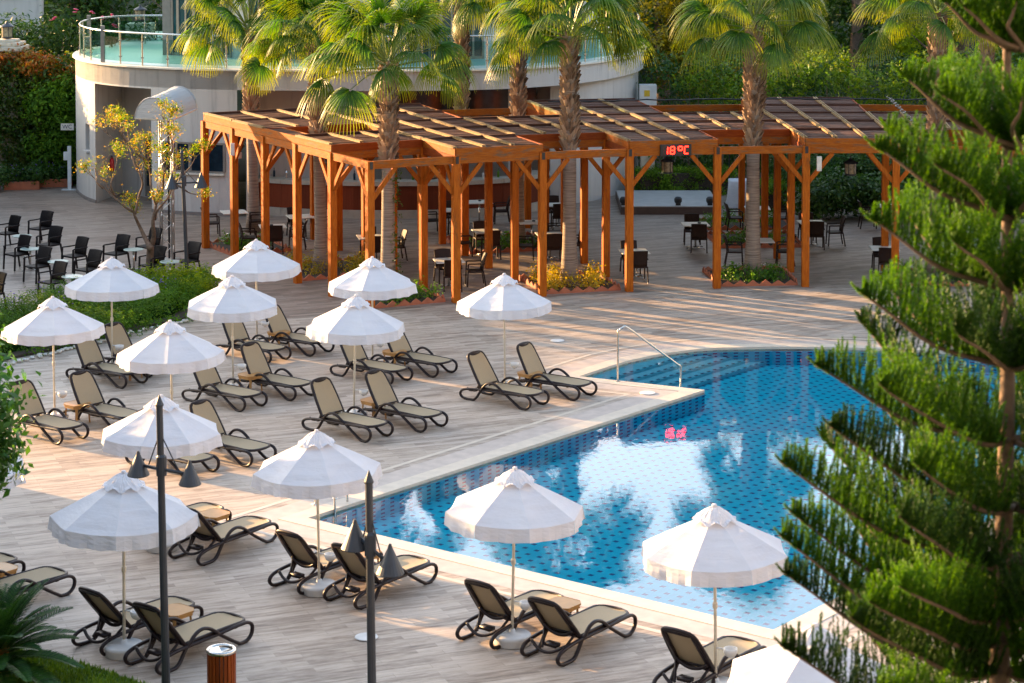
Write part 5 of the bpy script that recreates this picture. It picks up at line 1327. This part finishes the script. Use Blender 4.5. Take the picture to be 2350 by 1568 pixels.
mb = MB(); mb.box((.40,-.34,.62), (.10,.02,.36)); mb.build('red_patch', M['red'], cs)
# utility cabinet behind the roof
uc = smallbox('utility_cabinet', 'white electrical cabinet with a yellow warning sticker behind the pergola roof', 'cabinet', (4.9,78.4,3.2), (.62,.5,1.0), M['basep'])
mb = MB(); mb.box((4.86,78.14,3.4), (.2,.006,.22)); o = mb.build('warning_sticker', simple('yellow_sticker', (.7,.45,.03), .5)); o.parent = uc; o.location = -Vector(uc.location)
mb = MB(); mb.box((4.9,78.4,1.34), (.5,.4,2.68)); o = mb.build('plinth', M['stone']); o.parent = uc; o.location = -Vector(uc.location)

# ------------------------------------------------------------------ teal sign behind pine
ts = thing('teal_sign', 'teal sign board with pale lettering among the shrubs behind the pine', 'sign', PP(-10.4, 34.5))
mb = MB(); mb.box((0,0,1.0), (.95,.05,.8)); mb.build('board', M['signblue'], ts); mb = MB()
for x in (-.4,.4): mb.box((x,.05,.5), (.05,.04,1.0))
mb.build('legs', M['lamp'], ts); text('ceys', .36, M['signwhite'], 'lettering', (0,-.03,1.15), (math.pi/2,0,0), ts, .004)

# ------------------------------------------------------------------ pool rails, ladder, lids
def P3(u, v): return G(u, v)
hb, he = G(1418,877), G(1562,862); hr = thing('pool_handrail', 'bent stainless steel handrail leading down into the pool steps', 'handrail', hb)
e = he-hb; mb = MB(); d = e.normalized()
pth = [Vector((0,0,0)), Vector((0,0,1.05)), Vector((0,0,1.14))+d*.03, Vector((0,0,1.20))+d*.12, Vector((0,0,1.18))+d*.24, e*.55+Vector((0,0,.72)), e*.93+Vector((0,0,.28)), e*1.0+Vector((0,0,.16)), e*1.0+Vector((0,0,-.38))]
mb.tube(smooth_path(pth, 4, False), .022, 8); mb.build('rail', M['steel'], hr, True); mb = MB(); mb.lathe([(0,0),(.06,0),(.055,.015),(0,.018)], 12); mb.build('flange', M['steel'], hr)
ld = thing('pool_ladder', 'stainless pool ladder with two curved grab rails at the pool corner', 'ladder', G(747,1150)); lb = ld.location
for (u, v, u2, v2) in ((724,1158,768,1172),(770,1143,797,1153)):
    a, b_ = G(u, v)-lb, G(u2, v2)-lb; mb = MB(); mid = (b_-a)
    mb.tube(smooth_path([a, a+Vector((0,0,.35)), a+mid*.35+Vector((0,0,.62)), a+mid*.85+Vector((0,0,.55)), b_+Vector((0,0,.2)), b_+Vector((0,0,-.40))], 5, False), .021, 8); mb.build('grab_rail', M['steel'], ld, True)
    mb = MB(); mb.lathe([(0,0),(.07,0),(.06,.02),(0,.022)], 12, a+Vector((0,0,.004))); mb.build('flange', M['steel'], ld)
a, b_ = G(768,1172)-lb, G(797,1153)-lb
for z in (-.12,-.30): mb = MB(); mb.beam(a+Vector((0,0,z)), b_+Vector((0,0,z)), .08, .02); mb.build('tread', M['steel'], ld)
for u, v, lab in ((1279,782,'beyond the lone umbrella'),(841,1462,'near the second lamp post'),(1486,902,'on the pool promontory')):
    mb = MB(); mb.lathe([(0,0),(.17,0),(.165,.01),(.05,.013),(0,.013)], 24); o = mb.build('drain_lid', M['basep']); o.location = G(u, v, .013)-Vector((0,0,.0)); tag(o, 'round white drain lid set in the deck '+lab, 'drain lid', 'round lids in the deck')

# ------------------------------------------------------------------ litter bin, lawn, near plants
bp0 = G(509, 1618); bn = thing('litter_bin', 'round litter bin of red-brown slats with a steel rim', 'litter bin', bp0); mb = MB()
for k in range(22):
    a = 2*math.pi*k/22; mb.box((math.cos(a)*.178, math.sin(a)*.178, .39), (.022,.040,.66), a)
mb.build('slats', M['binwood'], bn); mb = MB(); mb.lathe([(.165,.05),(.165,.72),(.15,.72),(.15,.08),(0,.08)], 24); mb.build('liner', M['black'], bn, True)
mb = MB(); mb.lathe([(.165,.715),(.198,.72),(.203,.745),(.190,.765),(.150,.762),(.145,.735),(.150,.718)], 32); mb.build('rim', M['steel'], bn, True)
mb = MB(); mb.prism([(math.cos(a)*.148, math.sin(a)*.148) for a in np.linspace(2.0, 4.9, 12)], .742, .752); mb.build('half_lid', M['steel'], bn)
lw = MB(); lw.prism(ccw(lawn_poly), .008, .045); tag(lw.build('lawn_ground', M['grass']), kind='structure')
rg = np.random.default_rng(4); N = 26000; xs = []
lp = [Vector((*p, 0)) for p in lawn_poly]; lx = [p.x for p in lp]; ly = [p.y for p in lp]
mbg = MB(); cnt = 0
pu = rg.random((N,2))
for a, b_ in pu:
    u, v = -40+a*700, 1440+b_*240; p = G(u, v)
    if not inside(p.x, p.y, lp): continue
    th_ = rg.random()*6.28; hh = .03+.05*rg.random(); s_ = .012; c_, sn = math.cos(th_)*s_, math.sin(th_)*s_
    mbg.add([(p.x-c_, p.y-sn, .04), (p.x+c_, p.y+sn, .04), (p.x+rg.normal()*.02, p.y+rg.normal()*.02, .05+hh)], [(0,1,2)])
tag(mbg.build('lawn_grass', leaf_mat('grass_blade', [(.06,.13,.012),(.10,.19,.018),(.16,.24,.03)], .3)), 'short green lawn grass at the lower left corner', 'grass', kind='stuff')
# sago palm
cyb = G(-12, 1590); cyc = thing('sago_palm', 'dark sago palm with stiff feathery fronds at the lower left corner', 'palm tree', cyb)
mb = MB(); mb.lathe([(.16,0),(.19,.2),(.17,.42),(.08,.5),(0,.5)], 14); mb.build('trunk', M['bark'], cyc)
mb = MB(); rgp = random.Random(12)
def frond(mb, base, az, el, L, droop, n_, lw_, ll, rgp, mr=.008):
    hd = Vector((math.cos(az), math.sin(az), 0)); pts = []; p = Vector(base); e = el
    for i in range(11): pts.append(p.copy()); p = p + (hd*math.cos(e)+Vector((0,0,math.sin(e))))*L/10; e -= droop/10*(.5+i*.1)
    mb.tube(pts, [mr*(1.2-i*.09) for i in range(11)], 4)
    for i in range(n_):
        f = .12+.88*i/n_; k = min(9, int(f*10)); q = pts[k].lerp(pts[k+1], f*10-k); d = (pts[k+1]-pts[k]).normalized(); s_ = d.cross(Vector((0,0,1))).normalized(); up = s_.cross(d)
        l_ = ll*(math.sin(math.pi*min(1, .12+f*.86))**.6)
        for sg_ in (-1, 1):
            o = (s_*sg_*.86+d*.42+up*.26+Vector((rgp.uniform(-.06,.06),)*3)).normalized()*l_; w2 = d*lw_
            mb.add([q-w2, q+w2, q+o*.6+w2*.7-Vector((0,0,.004)), q+o-Vector((0,0,l_*.08)), q+o*.6-w2*.7], [(0,1,2,3,4)])
for i in range(70):
    q = i/70; frond(mb, (0,0,.45), i*2.399, R(78-84*q+rgp.uniform(-6,6)), rgp.uniform(1.0,1.3), R(42), 60, .0085, .20, rgp)
mb.build('fronds', M['cycad'], cyc)
mb = MB(); mb.lathe([(.0,.3),(.07,.38),(.10,.5),(.06,.62),(0,.66)], 10, (.12,-.05,.12)); mb.build('cone', simple('orange_cone', (.30,.12,.02), .8, noise=.4, scale=30, bump=1), cyc, True)
# small shrub by the bin
q = G(478, 1640); bush('near_shrub', 'small bright green shrub at the bottom edge beside the bin', [(q.x,q.y,.12,.20,.18,.16),(q.x+.15,q.y+.05,.15,.16,.15,.14),(q.x-.15,q.y,.08,.15,.15,.1)], 1600, .06, M['bedgreen'], 90, core=False)
# glossy leafed shrub-tree at the left edge, close to the camera
gx, gy = -5.36, 21.6; gt = thing('glossy_leaf_tree', 'small tree with glossy green leaves cut by the left picture edge', 'tree', (gx, gy, 0)); mb = MB(); mb.tube([(0,0,0),(.05,0,2.5),(0,0,4.6),(.1,0,6)], [.09,.07,.05,.02], 8)
mb.build('trunk', M['bark'], gt, True)
leaves('crown', [(gx,gy,5.95,.30,.4,.34),(gx+.02,gy,5.55,.38,.5,.40),(gx+.06,gy,5.15,.34,.5,.32),(gx-.1,gy,4.9,.32,.5,.30),(gx-.5,gy,5.3,.6,.6,.6),(gx-.15,gy,4.66,.22,.3,.26)], 7000, .10, M['fore'], gt, 91, shell=.35, aspect=.5, clump=6, cspread=.9)

# ------------------------------------------------------------------ Norfolk pine in the foreground
px, py = 2.655, 11.6; scp = F/(py*math.cos(TH)+H*math.sin(TH)*0+.0)
pt_ = thing('norfolk_pine', 'tall Norfolk Island pine with layered drooping-comb branches close in front', 'tree', (px, py, 0))
def zat(v): return H - (v+258)/F*py*1.004
ztop = zat(-170)
mb = MB(); zz = np.linspace(0, ztop, 40); mb.tube([(.012*math.sin(z*1.7), .012*math.cos(z*1.3), z) for z in zz], [.012+.052*((ztop-z)/5)**.8 if z > ztop-6.2 else .075+.006*(ztop-6-z) for z in zz], 10); mb.build('trunk', M['bark'], pt_, True)
mbn = None
def needles_obj(segs, seed, m_, parent):
    """segs: arrays of branchlet start, direction, length -> fuzzy needle covered shoots"""
    rg = np.random.default_rng(seed); P0 = np.array([s[0] for s in segs]); D = np.array([s[1] for s in segs]); L = np.array([s[2] for s in segs])
    K = 84; n = len(segs); t = np.tile((np.arange(K)+.5)/K, n); i = np.repeat(np.arange(n), K)
    curve = np.array([0,0,1.0])*(t**2*L[i]*.22)[:,None]
    p = P0[i]+D[i]*(t*L[i])[:,None]+curve
    r = rg.normal(size=(n*K,3)); r -= D[i]*(r*D[i]).sum(1)[:,None]; r /= np.linalg.norm(r, axis=1)[:,None]
    nl = (.0195*(1.05-.4*t))[:,None]*(.8+.4*rg.random(n*K))[:,None]; w_ = np.cross(D[i], r)*.0062
    a = p-w_; b_ = p+w_; c = p+r*nl+D[i]*nl*.9
    v = np.stack([a, b_, c], 1).reshape(-1,3); m3 = n*K
    me = bpy.data.meshes.new('needles'); me.vertices.add(m3*3); me.vertices.foreach_set('co', v.ravel()); me.loops.add(m3*3); me.loops.foreach_set('vertex_index', np.arange(m3*3))
    me.polygons.add(m3); me.polygons.foreach_set('loop_start', np.arange(m3)*3); me.polygons.foreach_set('loop_total', np.full(m3, 3)); me.update(calc_edges=True); me.materials.append(m_)
    return link('needles', me, parent)
rgn = random.Random(17)
# whorls: height row in the frame, reach of the branches in metres
WH = [(-60,.26,1.1),(110,.38,1.1),(335,.57,1.15),(505,.72,1.15),(668,.75,1.25),(845,.81,1.35),(1018,1.08,1.55),(1175,1.02,1.5),(1300,1.26,1.6),(1420,1.16,1.6),(1490,1.2,1.6),(1560,1.24,1.6),(1700,1.25,1.7)]
RS = [.7,.68,.62,.57,.50,.46,.42,.42,.42,.42,.42,.42,.42]
for wi, (v, L, pw) in enumerate(WH):
    z0 = zat(v); nb = 7; a0 = math.pi + rgn.uniform(-.12,.12)
    for k in range(nb):
        az = a0 + 2*math.pi*k/nb + (rgn.uniform(-.18,.18) if k else 0); Lk = L*rgn.uniform(.92,1.04)
        hd = Vector((math.cos(az), math.sin(az), 0)); sdv = Vector((-hd.y, hd.x, 0)); rise = Lk*RS[wi]*rgn.uniform(.88,1.12)
        pts = [hd*Lk*s+Vector((0,0,rise*s**pw - .02*math.sin(math.pi*s))) + sdv*(.05*math.sin(s*3+k)+.02*math.sin(s*7+wi)) + Vector((0,0,.012*math.sin(s*9+k*2))) for s in np.linspace(0, 1, 13)]
        pts = [p+Vector((0,0,z0)) for p in pts]
        mb = MB(); mb.tube(pts, [.017*(1-.8*i/12)+.002 for i in range(13)], 6); bo = mb.build('branch', M['bark'], pt_, True)
        segs = []; ns = int(Lk/.021)
        for i in range(ns):
            s = .10+.90*i/ns; j = min(11, int(s*12)); q = pts[j].lerp(pts[j+1], s*12-j); d = (pts[j+1]-pts[j]).normalized(); up = sdv.cross(d); up = -up if up.z < 0 else up
            ll = (.29 if wi > 3 else .24)*min(1, (1-s)*2.6+.22)*min(1, .5+s*1.6)*rgn.uniform(.65,1.15)*(1+.1*wi/10)
            for sg_ in (-1, 1):
                dr = (up*rgn.uniform(.7,1.0)+sdv*sg_*rgn.uniform(.15,.62)+d*rgn.uniform(.30,.62)).normalized(); segs.append((tuple(q), tuple(dr), ll))
        for s in (.9, .96): q = pts[11].lerp(pts[12], (s-.9)*9); segs.append((tuple(q), tuple((pts[12]-pts[11]).normalized()), .09))
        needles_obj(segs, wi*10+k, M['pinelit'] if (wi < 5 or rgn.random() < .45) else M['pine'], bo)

# ------------------------------------------------------------------ vegetation behind
tree('leafy_tree', 'yellow-green bushy tree right behind the pergola near the middle', 10.5, 84, 8.2, 2.6, M['mid'], 201, 9000, .20)
BG = [
 ('leafy_tree','olive tree-like crown above the white building end',7.5,88,11,3.4,'olive',.24,9000),
 ('leafy_tree','dark brown-green tree in the gap left of the clock side palms',14.5,92,13,4.2,'dark',.28,9000),
 ('leafy_tree','bright yellow-green bamboo-like tree between two front palms',17.0,86,8.6,2.2,'lime',.20,8500),
 ('leafy_tree','golden lit tree at the top edge right of centre',11.5,95,15,4.5,'olive',.28,9000),
 ('leafy_tree','mid green tree behind the right end of the roof',21.5,88,10.5,3.4,'mid',.24,9000),
 ('leafy_tree','large dark tree behind the pine top',26.5,90,13,4.6,'dark',.28,9000),
 ('leafy_tree','light green shrubby tree low behind the right roof edge',19.0,82,5.8,2.2,'mid',.18,7500),
 ('leafy_tree','tall olive tree beyond the terrace',-4.0,97,16,5.0,'olive',.30,9000),
 ('leafy_tree','golden-lit tree beyond the left back railing',-13.5,99,12,4.4,'olive',.28,9000),
 ('leafy_tree','dark tree filling the gap above the oleanders',-20.0,101,12,4.4,'dark',.28,8000),
 ('leafy_tree','dark dense tree at the right picture edge',22.5,79,7.5,3.0,'mid',.22,8000),
 ('leafy_tree','dark tree deep behind the stage',6.5,94,12,4.0,'dark',.26,8000),
 ('leafy_tree','dark tree behind the bamboo-like one',20.0,97,15,5.0,'dark',.30,8000)]
for i, (nm, lab, x, y, h, r, mk, sz, n_) in enumerate(BG): tree(nm, lab, x, y, h, r, M[mk], 300+i, n_, sz, .22 if y < 90 else .3, 'trees behind the pergola and building')
# oleander hedge at the upper left with pink flowers
ol = [(x, 84.5+rg_, z, 1.0, .9, .9) for x, rg_, z in [(random.Random(k).uniform(-23,-14), random.Random(k+50).uniform(-.8,.8), random.Random(k+99).uniform(1.2,5.1)) for k in range(46)]]
ot = bush('oleander_hedge', 'tall dark oleander hedge with a few pink flowers at the upper left', ol, 22000, .26, M['dark'], 71, None, 'hedge', shell=.4, aspect=.22)
fl = MB(); rg = random.Random(2)
for u, v in ((122,43),(233,42),(258,36),(172,25),(262,60),(210,30)):
    p = G(u, v, 7.0); k = 83.3/p.y; p = Vector((p.x*k, 83.3, H+(7.0-H)*k))
    for j in range(5): fl.lathe([(0,-.03),(.075,.0),(0,.03)], 6, (p.x+rg.uniform(-.1,.1), p.y, p.z+rg.uniform(-.07,.07)))
fl.build('flowers', M['petal'], ot, world=True)
# shrub masses below the right background, clipped hedge, dark shrubs
def box_hedge(lab, u0, v0, u1, v1, dep, h, m_, seed, n_=9000, size=.08):
    a, b_ = G(u0, v0), G(u1, v1); d = (b_-a); u = d.normalized(); nn = Vector((-u.y, u.x, 0)); t = thing('clipped_hedge', lab, 'hedge', (a+b_)/2); mb = MB()
    c = (a+b_)/2+nn*dep/2; mb.box((c.x, c.y, h*.45), (d.length*.94, dep*.7, h*.86), math.atan2(u.y, u.x)); mb.build('hedge_body', M['soil'], t, world=True)
    bl = []; rg = random.Random(seed)
    for i in range(int(d.length*9)):
        for j in range(3):
            p = a+d*rg.random()+nn*rg.uniform(0, dep); bl.append((p.x, p.y, rg.uniform(.1, h-.12), .2,.2,.14))
    for i in range(int(d.length*14)): p = a+d*rg.random()+nn*rg.uniform(0, dep); bl.append((p.x, p.y, h-.10, .22,.22,.10))
    leaves('foliage', bl, n_, size, m_, t, seed, shell=.4, up=.5)
box_hedge('long clipped box hedge behind the stage', 1466,452,1683,448,1.0,.88, M['clip'], 81, 22000)
box_hedge('short clipped hedge right of the shaded palm trunk', 1762,490,1822,486,1.3,.95, M['clip'], 82, 8000)
bush('dark_shrubs', 'glossy dark green shrubs behind the pergola on the right', [(*P2(G(u, v)), z, 1.0,.7,.55) for u, v, z in ((1880,505,.7),(1930,500,.9),(1985,500,.8),(2050,505,.7),(1860,480,1.1),(1930,470,1.4),(2010,475,1.3),(2080,490,1.1),(2130,500,.9),(2200,505,.9),(1835,470,1.2))], 20000, .16, M['dark'], 83, None, 'shrub', shell=.45)
bush('leafy_shrub', 'tall mixed green shrubs filling the space behind the clipped hedge', [(x, 78.6+random.Random(int(x*9)).uniform(-.5,1.5), z, 1.1,.9,.9) for x in np.arange(5.6,24,.75) for z in (.9,2.3,3.9)], 34000, .17, M['dark'], 84, None, 'shrub', shell=.45)
bush('green_shrub', 'mid green leafy shrub line just above the pergola roof edge', [(x, 76.9+.6*math.sin(x*2), 4.0+.5*math.sin(x*1.3), 1.0,.8,.9) for x in np.arange(6.6,24,.9)], 14000, .15, M['mid'], 85, None, 'shrub', shell=.45)
# white louvred house at the top left
hs = thing('white_house', 'white house with louvred shutters seen above the oleanders', 'house', (-22,92,0)); mb = MB(); mb.box((-23.6,92,5), (7.5,.4,10)); mb.build('wall', M['white'], hs, world=True)
for x in (-24,-21.6): 
    mb = MB()
    for z in np.arange(6.2, 9.8, .22): mb.box((x, 91.74, z), (1.9,.04,.15))
    mb.build('shutter', M['basep'], hs, world=True)
mb = MB(); mb.box((-19.6,91.7,8), (.8,.06,3.4)); mb.build('window', M['navy'], hs, world=True)

# ------------------------------------------------------------------ hedge stretches added unseen on the left, gaps shaping the low sun
LD = Vector((-sd.x, -sd.y, 0)).normalized(); LP = Vector((-LD.y, LD.x, 0))     # light travel and its normal (LP points away from the camera side)

def sun_block(p0, p1, h, seed):
    out = []
    for p in (p0, p1):
        s_ = -5.2-1.12*p; out.append(Vector((.574*p+.819*s_, .819*p-.574*s_, 0)))
    a, b_ = out; t = thing('sun_block_hedge', 'tall dark hedge added out of view to block the low sun', 'hedge', (a+b_)/2, 0, 'unseen hedges added to block the low sun')
    mb = MB(); mb.beam(a+Vector((0,0,h*.46)), b_+Vector((0,0,h*.46)), .9, h*.92); mb.build('hedge_body', M['soil'], t, world=True)
    n_ = max(2, int((b_-a).length/.8)); rg = random.Random(seed)
    leaves('foliage', [(a.x+(b_.x-a.x)*(k+.5)/n_, a.y+(b_.y-a.y)*(k+.5)/n_, h-.35+rg.uniform(-.15,.2), .6,.6,.5) for k in range(n_)], n_*160, .16, M['dark'], t, seed, shell=.4)
for k, (p0, p1, h) in enumerate(((12,24.4,4.7),(24.4,26.3,2.3),(30.8,36.7,4.0),(38.0,44.9,4.2),(45.5,46.85,4.3),(47.3,47.95,4.4),(48.5,62,4.4),(62,72,4.6))): sun_block(p0, p1, h, k+1)

# the hotel the picture is taken from: wings behind and beside the camera (they hide half of the sky from the deck)
hw = thing('hotel_wings', 'sand coloured hotel wings behind and beside the viewpoint', 'building', (0,-3,0))
mb = MB(); mb.box((0,-8,13), (110,8,26)); mb.box((-48,8,11), (9,40,22)); mb.box((50,36,11), (8,76,22)); mb.build('wall', M['hotel'], hw, world=True)
for fl_ in range(7):
    mb = MB(); z = 3.2+fl_*3.2
    mb.box((0,-3.6,z), (104,.8,.22)); mb.box((0,-3.3,z+.55), (104,.08,.9)); mb.build('balcony', M['hotel'], hw, world=True)

# wooded rise far behind the garden
hv, hf = [], []
NX, NY = 60, 8; rgh = random.Random(6)
for j in range(NY+1):
    for i in range(NX+1):
        x = -110+220*i/NX; y = 101+j*9; f = j/NY; hv.append((x, y+rgh.uniform(-1,1), -.1 if j == 0 else 17*math.sin(min(1, f*1.25)*math.pi/2)+1.2*math.sin(x*.13+j)+rgh.uniform(-.5,.5)))
for j in range(NY):
    for i in range(NX): q = j*(NX+1)+i; hf.append((q, q+1, q+NX+2, q+NX+1))
me = bpy.data.meshes.new('hill'); me.from_pydata(hv, [], hf); me.materials.append(simple('wooded_ground', (.018,.032,.010), .95, noise=.5, scale=1.5)); tag(link('hill', me), kind='structure')
fw = leaves('far_wood', [(rgh.uniform(-40,40), rgh.uniform(99,112), rgh.uniform(1,11), 2.6,2.0,2.0) for k in range(130)], 52000, .34, M['dark'], None, 401, shell=.5)
tag(fw, 'dark continuous wood closing the view behind the garden trees', 'wood', kind='stuff')
